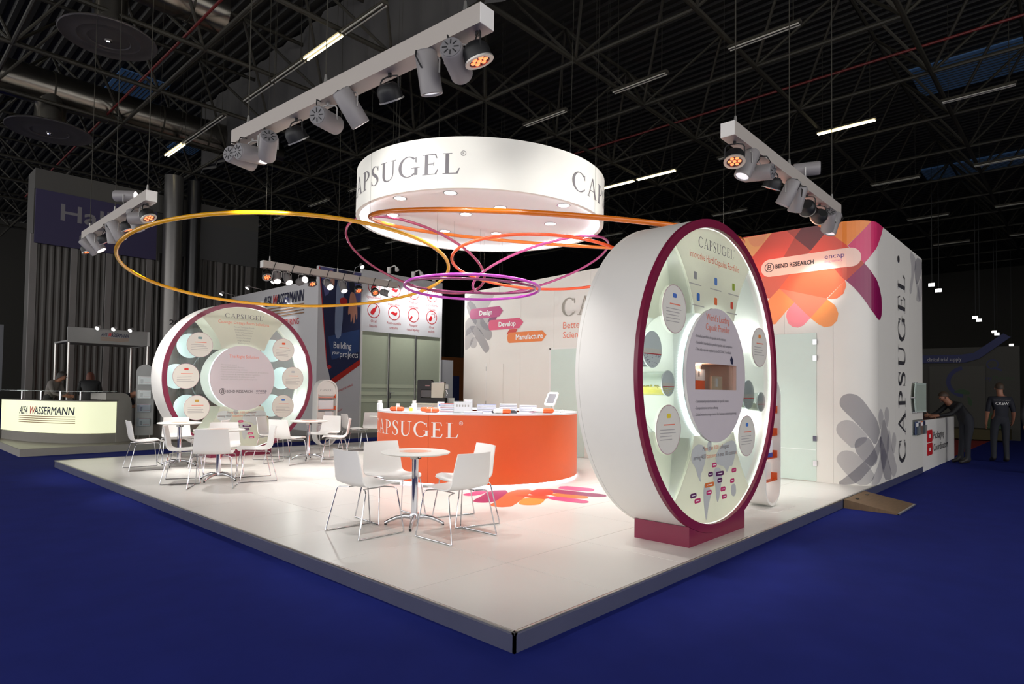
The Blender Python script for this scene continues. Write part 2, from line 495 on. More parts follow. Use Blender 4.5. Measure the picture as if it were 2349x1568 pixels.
# printed colour fan on the wall
PCOL = {'peach': (255, 178, 112), 'salm': (248, 160, 112), 'red': (232, 84, 66), 'brn': (186, 74, 60), 'mar': (104, 42, 48), 'org': (248, 142, 58), 'pink': (222, 58, 112),
        'rust': (186, 62, 42), 'plum': (140, 22, 84), 'coral': (240, 104, 66), 'brn2': (206, 98, 76), 'org2': (250, 148, 84), 'coral2': (242, 128, 98), 'pink2': (246, 136, 146), 'org3': (246, 150, 76), 'org4': (236, 118, 74)}
REG = [
 ("red",[(6.7,4.08),(8.45,4.08),(8.47,3.7),(8.69,3.45),(8.44,3.19),(8.2,3.0),(7.5,3.05),(6.7,3.1)]),
 ("peach",[(6.7,4.06),(7.349,4.079),(7.065,3.76),(6.7,3.5)]),
 ("red",[(7.349,4.079),(7.574,4.085),(7.704,3.942),(7.441,3.658),(7.139,3.617),(6.7,3.3),(6.7,3.5),(7.065,3.76)]),
 ("salm",[(6.953,4.053),(7.284,4.079),(7.212,3.931),(7.139,3.891),(7.065,3.894),(6.991,3.95)]),
 ("brn",[(7.574,4.085),(7.825,4.1),(7.704,3.942)]),
 ("mar",[(7.825,4.1),(8.023,4.098),(8.178,3.964),(7.944,3.701),(7.704,3.942)]),
 ("brn",[(7.704,3.942),(7.944,3.708),(7.865,3.6),(7.441,3.5)]),
 ("red",[(8.178,3.964),(8.461,3.697),(8.5,3.5),(7.6,3.45),(7.944,3.687)]),
 ("org",[(8.178,3.978),(8.139,4.019),(8.023,4.098),(8.341,4.117),(8.594,4.106),(8.84,4.095),(8.467,3.71)]),
 ("pink",[(8.84,4.095),(8.998,4.11),(9.382,4.103),(9.238,3.935),(9.043,3.761),(8.837,3.582),(8.702,3.433),(8.473,3.709)]),
 ("rust",[(8.252,3.39),(8.5,3.6),(8.702,3.433),(8.448,3.179),(8.352,3.27)]),
 ("plum",[(8.702,3.433),(8.784,3.35),(8.875,3.263),(9.007,3.17),(9.14,3.078),(9.237,2.953),(9.262,2.818),(9.232,2.691),(9.142,2.614),(9.05,2.601),(8.946,2.636),(8.814,2.735),(8.653,2.944),(8.555,3.065),(8.448,3.179)]),
 ("coral",[(7.636,3.367),(8.24,3.45),(8.364,3.268),(8.436,3.18),(8.176,2.929),(7.469,3.156)]),
 ("brn2",[(7.205,3.366),(7.636,3.45),(7.636,3.367),(7.469,3.156),(7.321,3.011),(6.7,3.1),(6.7,3.3)]),
 ("org2",[(7.321,3.011),(7.469,3.156),(7.704,2.912),(7.594,2.8),(7.406,2.584),(6.9,2.6)]),
 ("coral2",[(7.469,3.156),(8.176,2.933),(8.188,2.918),(7.943,2.648),(7.704,2.912)]),
 ("pink2",[(7.704,2.912),(7.943,2.648),(7.838,2.536),(7.757,2.509),(7.676,2.525),(7.608,2.586),(7.576,2.702),(7.587,2.772),(7.622,2.827)]),
 ("org3",[(8.188,2.918),(8.301,2.813),(8.344,2.688),(8.326,2.581),(8.251,2.504),(8.15,2.49),(8.06,2.543),(7.943,2.648)]),
 ("org4",[(8.436,3.18),(8.452,3.098),(8.412,2.98),(8.326,2.92),(8.251,2.913),(8.188,2.928)])]
keys = sorted(PCOL)
b = MB()
for q, (k, poly) in enumerate(REG):
    poly = clip(poly, 0, 1, 4.08)
    decal(b, poly, wall_fn, 0.0015 + 0.0001 * q, keys.index(k), 0.06)
b.build('printed_fan', [mat('print_' + k, PCOL[k], 0.28, noise=0.02) for k in keys], wall, angle=30)
b = MB()
pill = circle(7.32, 3.505, 0.143, n=14, a0=90, a1=270) + circle(8.512, 3.53, 0.143, n=14, a0=-90, a1=90)
decal(b, pill, wall_fn, 0.0045, 0, 0.05)
b.build('logo_pill', mat('blush_print', (255, 216, 200), 0.3, noise=0.02), wall, angle=30)
b = MB()
for q in crescent(7.312, 3.515, .075, .075, .011, .011, 0, 360, 28): b.add([wall_fn(x, y, .006) for x, y in q], [(0, 1, 2, 3)])
write(b, 'B', wall_fn, 7.28, 3.475, .085, .062, up=.0065, shear=.1)
b.build('logo_ring', M_dark, wall, angle=0)
line(wall, M_dark, 'BEND RESEARCH', wall_fn, 7.41, 3.487, .066, .58, up=.006, bold=.004)
b = MB(); write(b, 'encap', wall_fn, 8.15, 3.545, .068, .28, up=.006); b.build('lettering', mat('violet_print', (90, 60, 130), .6, noise=0), wall, angle=0)
b = MB(); write(b, 'drug delivery', wall_fn, 8.15, 3.485, .035, .25, up=.006); b.build('lettering', mat('pink_print', (236, 130, 170), .6, noise=0), wall, angle=0)

# grey petals around the corner and at the far ends
PET = [
 [(8.351,1.326),(8.374,1.427),(8.441,1.472),(8.507,1.481),(8.585,1.461),(8.655,1.407),(8.805,1.222),(8.975,1.058),(9.112,.915),(9.01,.819),(8.893,.699),(8.772,.825),(8.595,1.021),(8.452,1.179),(8.385,1.252)],
 [(8.304,.934),(8.327,1.024),(8.407,1.077),(8.473,1.086),(8.55,1.057),(8.654,.948),(8.772,.819),(8.549,.636),(8.395,.789),(8.327,.86)],
 [(8.549,.698),(8.572,.785),(8.63,.83),(8.703,.837),(8.787,.813),(8.872,.675),(8.969,.533),(8.938,.448),(8.833,.397),(8.756,.417),(8.594,.563)],
 [(8.303,.482),(8.338,.573),(8.406,.625),(8.472,.632),(8.549,.611),(8.689,.479),(8.833,.317),(8.89,.252),(8.754,.127),(8.593,.119),(8.46,.259),(8.349,.399)],
 [(8.971,.77),(9.162,.85),(9.212,.746),(8.968,.521),(8.77,.355),(8.593,.156),(8.46,.117),(8.313,.12),(8.449,.246),(8.689,.479)],
 [(8.997,1.108),(9.042,1.22),(9.144,1.263),(9.252,1.217),(9.333,1.112),(9.217,1.013),(9.112,.915)],
 [(9.35,1.15),(9.432,1.253),(9.54,1.284),(9.649,1.237),(9.691,1.13),(9.617,1.013),(9.533,.938)],
 [(9.112,.89),(9.334,1.138),(9.533,.938),(9.75,.731),(9.469,.421),(9.307,.267),(9.13,.51)],
 [(9.587,.896),(9.67,.926),(9.752,.863),(9.778,.73),(10.029,.446),(10.232,.254),(10.022,.123),(9.795,.198),(9.472,.551)],
 [(9.834,.727),(9.922,.843),(10.021,.866),(10.126,.807),(10.165,.696),(9.972,.477),(9.804,.648)],
 [(9.112,.89),(9.315,.689),(9.579,.478),(9.907,.134),(9.462,.12),(9.255,.272),(9.057,.641)],
 [(9.315,.689),(9.471,.512),(9.254,.246),(8.964,.12),(8.754,.127),(8.967,.421)],
 [(11.264,4.07),(11.798,4.012),(11.833,3.852),(11.671,3.695),(11.429,3.305),(11.315,3.267),(11.243,3.346),(11.478,3.7)],
 [(11.798,4.012),(12.377,4.07),(12.38,3.838),(11.901,3.463),(11.671,3.695)],
 [(11.709,3.668),(12.026,3.546),(12.223,3.251),(12.139,3.216),(11.978,3.34)],
 [(12.11,3.625),(12.365,3.729),(12.35,3.265),(11.893,3.197),(11.815,3.254)],
 [(.027,3.735),(.967,3.741),(1.035,3.641),(.513,3.069),(.122,3.483)],
 [(.032,3.539),(.26,3.617),(.613,3.158),(.953,2.831),(.956,2.668),(.826,2.603),(.724,2.679),(.199,3.187)],
 [(.04,3.198),(.511,3.165),(.277,2.844),(.103,2.756),(.032,2.76)],
 [(.203,2.993),(.481,2.976),(.861,2.508),(.879,2.391),(.782,2.317),(.68,2.362),(.204,2.945)],
 [(.029,2.857),(.221,2.992),(.383,2.743),(.232,2.485),(.11,2.417),(.032,2.424)],
 [(.245,2.677),(.417,2.741),(.473,2.547),(.406,2.455),(.303,2.446),(.214,2.51)],
 [(.513,3.069),(.71,3.34),(.963,3.134),(.953,2.831),(.687,2.869)]]
def smooth2(poly, n=2):
    for _ in range(n):
        q = []
        for i in range(len(poly)):
            a, c = poly[i], poly[(i + 1) % len(poly)]
            q += [(a[0] * .75 + c[0] * .25, a[1] * .75 + c[1] * .25), (a[0] * .25 + c[0] * .75, a[1] * .25 + c[1] * .75)]
        poly = q
    return poly
M_petal = mat('translucent_grey_print', (118, 114, 128), 0.45, alpha=0.42, noise=0)
M_petal2 = mat('translucent_pale_grey_print', (140, 136, 150), 0.45, alpha=0.30, noise=0)
for q, poly in enumerate(PET):
    b = MB()
    decal(b, smooth2(poly, 1 if q < 16 else 1), wall_fn, 0.0015 + 0.0004 * (q % 12), 0, 0.06 if 8.2 < max(p[0] for p in poly) else None)
    b.build('printed_petal', M_petal if q in (0, 2, 4, 7, 10, 13, 17, 19) else M_petal2, wall, angle=0)

# three ribbon arrows: Design, Develop, Manufacture
def ribbon(s0, s1, z0, z1, name, rgb, rgb2=None, text=None, th=None):
    b = MB()
    zc, r = (z0 + z1) / 2, (z1 - z0) / 2
    poly = circle(s0 + r * .5, zc, r * .5, r, n=10, a0=90, a1=270) + [(s1 - .12, z0), (s1, zc + (z1 - z0) * .05), (s1 - .12, z1)]
    decal(b, poly, wall_fn, 0.006)
    o = b.build(name, mat('ribbon_%s' % text, rgb, 0.35, noise=0.03), wall, angle=0)
    if text:
        b = MB(); write(b, text, wall_fn, s0 + .33 if text != 'Manufacture' else s0 + .26, zc - .055, th, None, up=0.009, bold=.008)
        b.build('lettering', M_wtext, o, angle=0)
b = MB(); decal(b, [(.86, 3.14), (1.12, 3.16), (1.06, 3.05), (.80, 3.04)], wall_fn, 0.004); b.build('ribbon_fold', mat('ribbon_fold_plum', (124, 30, 92), .4, noise=0), wall, angle=0)
b = MB(); decal(b, [(1.50, 2.83), (1.76, 2.84), (1.70, 2.74), (1.42, 2.72)], wall_fn, 0.004); b.build('ribbon_fold', mat('ribbon_fold_red', (198, 50, 30), .4, noise=0), wall, angle=0)
ribbon(.20, 1.30, 3.145, 3.39, 'ribbon_arrow', (176, 44, 112), text='Design', th=.11)
ribbon(.84, 1.93, 2.845, 3.08, 'ribbon_arrow', (214, 70, 112), text='Develop', th=.11)
ribbon(1.45, 2.60, 2.525, 2.76, 'ribbon_arrow', (226, 120, 44), text='Manufacture', th=.11)
b = MB(); capsugel(b, wall_fn, 3.02, 3.02, .37, 2.9, up=.02, sub=0, reg=True)
o = b.build('lettering', mat('taupe_relief_letters', (150, 144, 132), .4, metal=.2), wall, angle=0)
line(wall, M_cortext, 'Better', wall_fn, 3.05, 2.76, .14, up=.004)
line(wall, M_cortext, 'Science', wall_fn, 3.05, 2.56, .135, up=.004)
# upright wordmark on the side wall, read from bottom to top
up_fn = lambda x, y, h=0: Vector((9.90 - y, -h, 0.33 + x))
b = MB(); capsugel(b, up_fn, 0, 0, .50, 3.2, up=.012, reg=False)
b.build('lettering', M_dark, wall, angle=0)
b = MB(); decal(b, circle(3.42, .46, .06, n=20), up_fn, .012); b.build('mark_dot', M_dark, wall, angle=0)

# doors in the stand wall
M_frost = mat('mint_frosted_glass', (206, 222, 212), 0.18, noise=0.02, spec=0.6)
M_glint_etch = mat('reflection_and_etch_print', (236, 246, 240), 0.2, noise=0)  # pale mint shared by the painted reflection line and the etched mark
def wall_box(b, s0, s1, z0, z1, h0, h1, mi=0):
    return b.prism([(s0, z0), (s1, z0), (s1, z1), (s0, z1)], wall_fn, h0, h1, mi)
d1 = wall_box(MB(), 6.70, 8.03, G + .012, 2.41, .002, .014).build('door_1', M_frost)
tag(d1, 'mint frosted glass door under the colour fan', kind='structure')
for z in (2.27, 2.02, .78, .40): wall_box(MB(), 7.985, 8.04, z - .04, z + .04, .001, .03).build('hinge', M_chrome, d1)
wall_box(MB(), 6.72, 8.02, .60, .612, .0145, .016).build('painted_reflection', M_glint_etch, d1)  # line of reflected light drawn on the door as a pale strip
b = MB()
for q in crescent(7.35, 1.52, .15, .11, .03, .03, 0, 360, 4): decal(b, q, wall_fn, .016)
b.build('etched_mark', M_glint_etch, d1, angle=0)
d2 = wall_box(MB(), 2.74, 3.62, G + .012, 2.335, .002, .014).build('door_2', M_frost)
tag(d2, 'mint frosted glass door with lever handle behind the counter', kind='structure')
wall_box(MB(), 2.70, 2.74, G, 2.36, .001, .02).build('door_frame', M_white, d2)
wall_box(MB(), 2.70, 3.66, 2.335, 2.36, .001, .02).build('door_frame', M_white, d2)
b = MB(); wall_box(b, 2.75, 2.80, 1.20, 1.34, .014, .022); b.tube([wall_fn(2.775, 1.28, .02), wall_fn(2.775, 1.28, .06), wall_fn(2.92, 1.28, .06)], .009)
b.build('door_handle', M_chrome, d2)
d3 = wall_box(MB(), .80, 1.33, G + .012, 2.055, .001, .010).build('door_3', M_wall)
tag(d3, 'flush white cupboard door in the stand wall', kind='structure')
wall_box(MB(), .775, .798, G, 2.075, .001, .012).build('door_frame', M_white, d3)
for z in (1.15, 1.95): wall_box(MB(), .782, .802, z - .05, z + .05, .010, .018).build('hinge', M_alu, d3)

# colour petals printed on the stand floor
floor_fn = lambda x, y, h=0: Vector((x, y, G + h))
FPET = [("mag",[(2.88,3.59),(2.85,3.46),(2.93,3.4),(3.1,3.42),(3.35,3.56),(3.42,3.74),(3.1,3.62)],(206,70,130)),
 ("plum",[(2.65,3.15),(2.63,3.06),(2.67,2.97),(2.76,2.94),(2.87,2.94),(3.62,3.4),(3.35,3.56),(3.04,3.36)],(156,44,100)),
 ("cor",[(2.63,2.83),(2.59,2.73),(2.62,2.64),(2.69,2.6),(2.76,2.58),(3.47,2.97),(3.89,3.23),(3.62,3.4),(2.82,2.92)],(232,106,64)),
 ("org",[(2.95,2.67),(2.91,2.57),(2.95,2.49),(3.04,2.45),(3.11,2.45),(3.48,2.66),(3.31,2.89)],(242,148,70)),
 ("cor",[(3.28,3.15),(3.68,2.77),(3.4,2.59),(3.37,2.76)],(224,84,60)),
 ("mag",[(3.64,2.74),(3.72,2.44),(3.72,2.23),(3.67,2.14),(3.56,2.11),(3.5,2.17),(3.42,2.61)],(210,80,132)),
 ("org",[(3.84,2.86),(3.96,2.63),(3.98,2.42),(3.93,2.34),(3.83,2.3),(3.75,2.35),(3.64,2.73)],(234,128,72)),
 ("plum",[(4.07,3.16),(4.13,2.97),(4.19,2.62),(4.27,2.33),(4.14,2.2),(4.03,2.27),(3.97,2.4),(3.84,2.86),(3.88,3.07)],(150,60,104)),
 ("mag",[(4.42,3.19),(4.54,2.81),(4.53,2.69),(4.45,2.62),(4.35,2.58),(4.29,2.63),(4.13,3.01)],(208,96,146)),
 ("red",[(3.89,3.23),(4.04,3.1),(3.95,2.92),(3.64,2.73),(3.47,2.97)],(218,70,54))]
for q, (k, poly, rgb) in enumerate(FPET):
    b = MB(); decal(b, smooth2(poly, 1), floor_fn, .0006 + .0002 * q)
    b.build('printed_petal', mat('floor_print_%d' % q, rgb, 0.3, noise=0.03), platform, angle=0)

# ------------------------------------------------------------------ hall: roof deck, space frame, far walls
b = MB()
prof = []
x = -16.0
while x < 58:
    prof += [(x, 11.30), (x + .11, 11.30), (x + .15, 11.36), (x + .26, 11.36)]
    x += .30
vs = [(px, yy, pz) for px, pz in prof for yy in (-16, 46)]
fs = [(2 * i, 2 * i + 1, 2 * i + 3, 2 * i + 2) for i in range(len(prof) - 1)]
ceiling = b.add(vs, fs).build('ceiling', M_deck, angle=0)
tag(ceiling, 'dark ribbed steel roof deck of the hall', kind='structure')
def seen(p, m=140):
    d = Vector(p) - Vector((-2.588, -2.363, 1.4676))
    z = d.dot(_f)
    if z < 1: return False
    u, v = W_PX / 2 + F_PX * d.dot(_r) / z, H_PX / 2 + 66.93 - F_PX * d.dot(_u) / z
    return -m < u < W_PX + m and -m < v < 760 and z < 34
XN, YN, PIT, ZB, ZT = 2.70, 0.30, 2.95, 9.0, 10.95
L_web = sqrt((PIT / 2) ** 2 * 2 + (ZT - ZB) ** 2)
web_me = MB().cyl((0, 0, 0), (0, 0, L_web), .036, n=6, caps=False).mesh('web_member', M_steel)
chord_me = {}
def chord_mesh(L, r):
    k = (round(L, 2), r)
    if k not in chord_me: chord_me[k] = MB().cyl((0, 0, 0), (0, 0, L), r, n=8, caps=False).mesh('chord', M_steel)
    return chord_me[k]
def strut(me, parent, p, d):
    o = part('web_member' if me is web_me else 'chord', me, parent)
    o.location = p
    o.rotation_mode = 'QUATERNION'
    o.rotation_quaternion = Vector(d).to_track_quat('Z', 'Y')
    return o
for k in range(-3, 13):
    y = YN + PIT * k
    xs = [XN + PIT * j for j in range(-3, 15)]
    vis = [x for x in xs if seen((x, y, ZB)) or seen((x + PIT / 2, y + PIT / 2, ZT))]
    if not vis: continue
    root = bpy.data.objects.new('roof_truss', None); COL.objects.link(root); root.parent = ceiling
    x0, x1 = min(vis) - PIT / 2, max(vis) + PIT / 2
    strut(chord_mesh(x1 - x0, .055), root, (x0, y, ZB), (1, 0, 0))
    strut(chord_mesh(x1 - x0, .05), root, (x0, y + PIT / 2, ZT), (1, 0, 0))
    for x in vis:
        strut(chord_mesh(PIT, .045), root, (x, y, ZB), (0, 1, 0))
        for sx in (-1, 1):
            for sy in (-1, 1): strut(web_me, root, (x, y, ZB), (sx * PIT / 2, sy * PIT / 2, ZT - ZB))
# sprinkler pipes, painted red
for (p, q) in (((13.6, -9, 9.25), (13.6, 14, 9.25)), ((2.35, 5, 9.2), (2.35, 30, 9.2))):
    MB().cyl(p, q, .03, n=8).build('sprinkler_pipe', mat('red_pipe_paint', (96, 22, 18), .5), ceiling)
# smoke curtain hanging from the roof
b = MB()
n = 60
vs = []
for i in range(n + 1):
    y = 4.5 + 16 * i / n
    vs += [(5.75 + .05 * sin(i * 1.7) + .03 * sin(i * .6), y, 11.28), (5.75 + .09 * sin(i * 1.7 + .4) + .06 * sin(i * .6), y, 8.9)]
b.add(vs, [(2 * i, 2 * i + 1, 2 * i + 3, 2 * i + 2) for i in range(n)])
b.build('smoke_curtain', mat('grey_curtain_cloth', (74, 72, 70), .8, noise=.1, scale=2), ceiling, angle=60)
# skylights
for q, (x0, x1, y0, y1) in enumerate(((19.0, 21.2, -3.2, 1.6), (3.0, 4.4, 19.5, 24.5), (6.2, 7.2, 21.5, 25.5), (-3, -1.2, 15, 19), (29, 31, -1, 3))):
    w = MB().box(x0, x1, y0, y1, 11.22, 11.26).build('window_%d' % (q + 1), mat('dusk_skylight', (70, 96, 130), .3, emit=.045, emit_rgb=(80, 130, 190), noise=.1, scale=.7))
    tag(w, 'dusk-blue skylight strip in the roof deck', kind='structure')
    for k in range(1, 12):
        xx = x0 + (x1 - x0) * k / 12
        MB().box(xx - .012, xx + .012, y0, y1, 11.20, 11.225).build('glazing_bar', M_steel, w)

# clad block at the left, with battens, banner and round columns
YW = 21.0
b = MB(); b.box(1.2, 8.1, YW + .05, YW + 1.0, 0, 8.0)
left = b.build('wall_left', M_dim)
tag(left, 'dark corrugated cladding of the hall core', kind='structure')
M_clad = mat('dark_metal_cladding', (60, 57, 54), .42, metal=.45, noise=.18, scale=3, stretch=(6, 6, .3))
M_clad2 = mat('pale_cladding_strip', (98, 94, 92), .45, metal=.3, noise=.08)
strips = [1.22, 2.25, 3.2, 4.38, 5.55, 6.7, 7.75, 8.1]
for s0, s1 in zip(strips, strips[1:]):
    b = MB(); vs = []
    n = max(2, int((s1 - s0 - .22) / .045))
    for i in range(n + 1):
        x = s0 + .11 + (s1 - s0 - .22) * i / n
        yy = YW + (.03 if (i // 2) % 2 else 0.0)
        vs += [(x, yy, .05), (x, yy, 6.0)]
    b.add(vs, [(2 * i, 2 * i + 1, 2 * i + 3, 2 * i + 2) for i in range(n)])
    b.build('cladding_panel', M_clad, left, angle=0)
    MB().bbox(s0 - .09, s0 + .1, YW - .03, YW + .05, 0.02, 6.0, .01).build('cladding_strip', M_clad2, left)
MB().box(1.2, 8.1, YW - .02, YW + .05, 7.38, 8.0).build('fascia', M_dim, left)
MB().box(4.9, 8.1, YW - .02, YW + .05, 6.0, 7.38).build('fascia', mat('charcoal_fascia', (62, 62, 62), .6), left)
ban = MB().box(1.22, 4.55, YW - .10, YW - .035, 5.72, 7.36).build('hall_banner', mat('purple_banner', (36, 28, 68), .6, noise=.05))
tag(ban, 'dark purple hall direction banner high on the left wall', 'banner')
bf = plane_fn((0, YW - .10, 0), (1, 0, 0), (0, 0, 1), (0, -1, 0))
b = MB(); write(b, 'Hall 1', bf, 1.85, 6.52, .50, 1.9, up=.004, bold=.02); b.build('lettering', mat('dim_white_print', (110, 107, 110), .6, noise=0), ban, angle=0)
b = MB(); decal(b, [(2.35, 5.86), (2.75, 5.86), (2.75, 6.12), (2.62, 6.3), (2.35, 6.12)], bf, .004); b.build('arrow_mark', MATS['dim_white_print'], ban, angle=0)
for nm, x, r, rgb, lb in (('column', 4.95, .30, (108, 106, 104), 'round steel column marked 20 by the cladding'), ('column', 5.62, .22, (26, 26, 28), 'black round pipe column right of the steel column')):
    c = MB().cyl((x, YW - .42, 0), (x, YW - .42, 8.6), r, n=32).build(nm, mat('column_%d' % rgb[0], rgb, .3, metal=.7 if rgb[0] > 99 else 0))
    tag(c, lb, 'column')
    if rgb[0] > 99:
        cf = lambda xx, yy, h=0, x=x: Vector((x + (.30 + h) * sin(xx / .30), YW - .42 - (.30 + h) * cos(xx / .30), yy))
        b = MB(); write(b, '20', cf, -.12, 3.5, .17, .30, up=.004, bold=.01); b.build('lettering', M_black, c, angle=0)
b = MB(); b.box(13, 58, -13.5, -13, 0, 11.3)  # unseen wall, added to keep ambient light off the far right
tag(b.build('wall_light_block', mat('far_wall_paint', (54, 52, 46), .8)), 'unseen dim wall added at the right to block ambient light', kind='structure')
# the far ends of the hall
b = MB(); b.box(57.5, 58, -14, 46, 0, 11.3)
tag(b.build('wall_right', mat('far_wall_paint', (54, 52, 46), .8)), 'dim far end wall of the hall', kind='structure')
b = MB(); b.box(-16, 58, 45.5, 46, 0, 11.3)
tag(b.build('wall_far', mat('far_wall_paint', (54, 52, 46), .8)), 'dim far side wall of the hall', kind='structure')
for i in range(14):
    MB().box(14 + i * 3, 14.5 + i * 3, 45.2, 45.5, 0, 11.2).build('pilaster', M_dim, bpy.data.objects['wall_far'])
# ------------------------------------------------------------------ chairs and tables
def make_chair():
    root = thing('cafe_chair', 'chair', 'chair')
    # moulded shell, seat and back in one sheet; local +X is forward
    prof = [(.245, .425), (.225, .448), (.17, .455), (.05, .443), (-.06, .436), (-.13, .442), (-.18, .462), (-.213, .505), (-.230, .57), (-.243, .65), (-.258, .73), (-.268, .78)]
    wid = [.205, .222, .232, .236, .238, .236, .233, .229, .224, .216, .207, .200]
    b = MB(); n = 10; vs = []
    for lay in (0, 1):
        for k, ((x, z), w) in enumerate(zip(prof, wid)):
            a, c = prof[max(0, k - 1)], prof[min(len(prof) - 1, k + 1)]
            t = Vector((c[0] - a[0], c[1] - a[1])).normalized()
            nx, nz = -t.y, t.x          # towards the underside / rear
            for i in range(n + 1):
                u = -1 + 2 * i / n
                seatness = 1 - min(1, max(0, (k - 4) / 4))
                curl = (u * u) * (.012 * seatness - .0 ) 
                fx = (u * u) * (.035 * (1 - seatness))
                off = -.011 * lay
                vs.append((x + fx - nx * off * -1, u * w, z + curl - nz * off * -1))
    m = (n + 1) * len(prof)
    fs = []
    for k in range(len(prof) - 1):
        for i in range(n):
            q = (k * (n + 1) + i, k * (n + 1) + i + 1, (k + 1) * (n + 1) + i + 1, (k + 1) * (n + 1) + i)
            fs += [q, tuple(m + j for j in reversed(q))]
    rim = [i for i in range(n + 1)] + [k * (n + 1) + n for k in range(1, len(prof))] + [(len(prof) - 1) * (n + 1) + i for i in range(n - 1, -1, -1)] + [k * (n + 1) for k in range(len(prof) - 2, 0, -1)]
    fs += [(rim[i], rim[(i + 1) % len(rim)], m + rim[(i + 1) % len(rim)], m + rim[i]) for i in range(len(rim))]
    b.add(vs, fs).build('seat_shell', M_shell, root, 50)
    r = .0065
    for s in (-1, 1):
        yt, yb = s * .235, s * .275
        MB().tube([(.13, s * .12, .425), (.17, s * .20, .424), (.18, yt - s * .006, .418), (.186, yt + s * .004, .40), (.245, yb, .025), (.248, yb, .010)], r).build('leg', M_chrome, root)
        MB().tube([(-.10, s * .12, .418), (-.14, s * .20, .418), (-.152, yt - s * .006, .412), (-.158, yt + s * .004, .395), (-.245, yb, .025), (-.248, yb, .010)], r).build('leg', M_chrome, root)
        MB().tube([(.250, yb, .012), (.236, yb, .0065), (-.236, yb, .0065), (-.250, yb, .012)], r).build('runner', M_chrome, root)
        MB().tube([(.13, s * .12, .425), (-.10, s * .12, .418)], r).build('seat_rail', M_chrome, root)
    return root
CH = [  # x, y, heading, label
 (.81, 2.67, 0, 'white shell chair with its grey-shaded back to us, left of the front table'),
 (1.31, 1.94, 90, 'white shell chair nearest the front corner, back to us, right of the front table pillar'),
 (1.36, 3.02, -96, 'white shell chair facing us behind the front table, left of its pillar'),
 (1.82, 2.37, 164, 'white shell chair behind the front table against the orange counter'),
 (.865, 6.32, 58, 'white shell chair with its broad back to us at the middle cafe table'),
 (.72, 7.03, -25, 'white shell chair at the left of the middle cafe table, seen side-on'),
 (1.56, 6.57, 163, 'white shell chair at the right of the middle cafe table, turned left'),
 (1.44, 7.42, -112, 'white shell chair on the far side of the middle cafe table, facing us'),
 (.77, 8.87, -7, 'leftmost white shell chair on the platform, turned right'),
 (1.46, 9.40, -100, 'white shell chair facing us at the table before the left display wheel'),
 (1.66, 8.48, 140, 'white shell chair seen from behind between the two left cafe tables'),
 (2.80, 8.08, 22, 'white shell chair left of the far cafe table, turned right'),
 (3.62, 7.80, 148, 'white shell chair right of the far cafe table, back towards us, turned left'),
 (2.98, 8.98, -48, 'white shell chair at the far left side of the far cafe table before the wheel'),
 (3.98, 8.80, 205, 'white shell chair right of the far cafe table, before the brochure rack'),
 (5.12, 9.55, -12, 'white shell chair turned right between the far table and the orange counter'),
 (5.78, 9.78, -125, 'white shell chair half hidden by the left end of the orange counter'),
]
chair0 = make_chair()
for i, (x, y, a, lb) in enumerate(CH):
    o = chair0 if i == 0 else copy_tree(chair0)
    o.location = (x, y, G); o.rotation_euler = (0, 0, R(a))
    tag(o, lb, 'chair', 'white shell chairs around the cafe tables')

def make_table():
    root = thing('cafe_table', 't', 'table')
    MB().lathe([(0, .700), (.30, .700), (.335, .708), (.345, .716), (.342, .725), (.33, .729), (0, .729)], 48).build('table_top', M_white, root)
    b = MB(); decal(b, circle(0, 0, .16, n=36), lambda x, y, h=0: Vector((x, y, .729 + h)), .0008); b.build('printed_disc', mat('apricot_print', (244, 176, 148), .4, noise=0), root, angle=0)
    b = MB()
    for q in crescent(0, 0, .145, .145, .012, .012, 0, 360, 36): b.add([(x, y, .7305) for x, y in q], [(0, 1, 2, 3)])
    b.build('printed_ring', M_wtext, root, angle=0)
    MB().cyl((0, 0, .10), (0, 0, .665), .0325, n=24).build('pillar', M_chrome, root)
    MB().bbox(-.045, .045, -.035, .035, .652, .700, .006).build('tilt_bracket', M_alu, root)
    MB().tube([(.03, -.04, .69), (.02, -.05, .66), (-.02, -.05, .66), (-.03, -.04, .69)], .005).build('tilt_lever', M_black, root)
    MB().lathe([(.05, .06), (.055, .085), (.045, .115), (.0, .118)], 24).build('hub', M_chrome, root)
    for k in range(4):
        a = pi / 2 * k + .42
        d = Vector((cos(a), sin(a), 0))
        pts = [d * .03 + Vector((0, 0, .085)), d * .10 + Vector((0, 0, .088)), d * .18 + Vector((0, 0, .070)), d * .25 + Vector((0, 0, .040)), d * .29 + Vector((0, 0, .018))]
        f = MB().tube(pts, [.028, .024, .020, .017, .016], 10).build('foot', M_chrome, root)
        MB().cyl(d * .285, d * .285 + Vector((0, 0, .014)), .012, n=10).build('foot_pad', M_black, f)
    return root
TB = [(1.33, 2.585, 'round white cafe table with chrome pillar nearest the front corner'),
      (1.15, 6.88, 'round white cafe table in the middle of the left seating, ringed by four chairs'),
      (1.33, 8.95, 'round white cafe table beside the leftmost chair'),
      (3.40, 8.40, 'round white cafe table between the left wheel and the orange counter'),
      (5.72, 9.25, 'round white cafe table mostly hidden behind the left end of the counter')]
t0 = make_table()
for i, (x, y, lb) in enumerate(TB):
    o = t0 if i == 0 else copy_tree(t0)
    o.location = (x, y, G); o.rotation_euler = (0, 0, [0.35, .1, .3, .5, 0][i])
    tag(o, lb, 'table', 'round cafe tables')

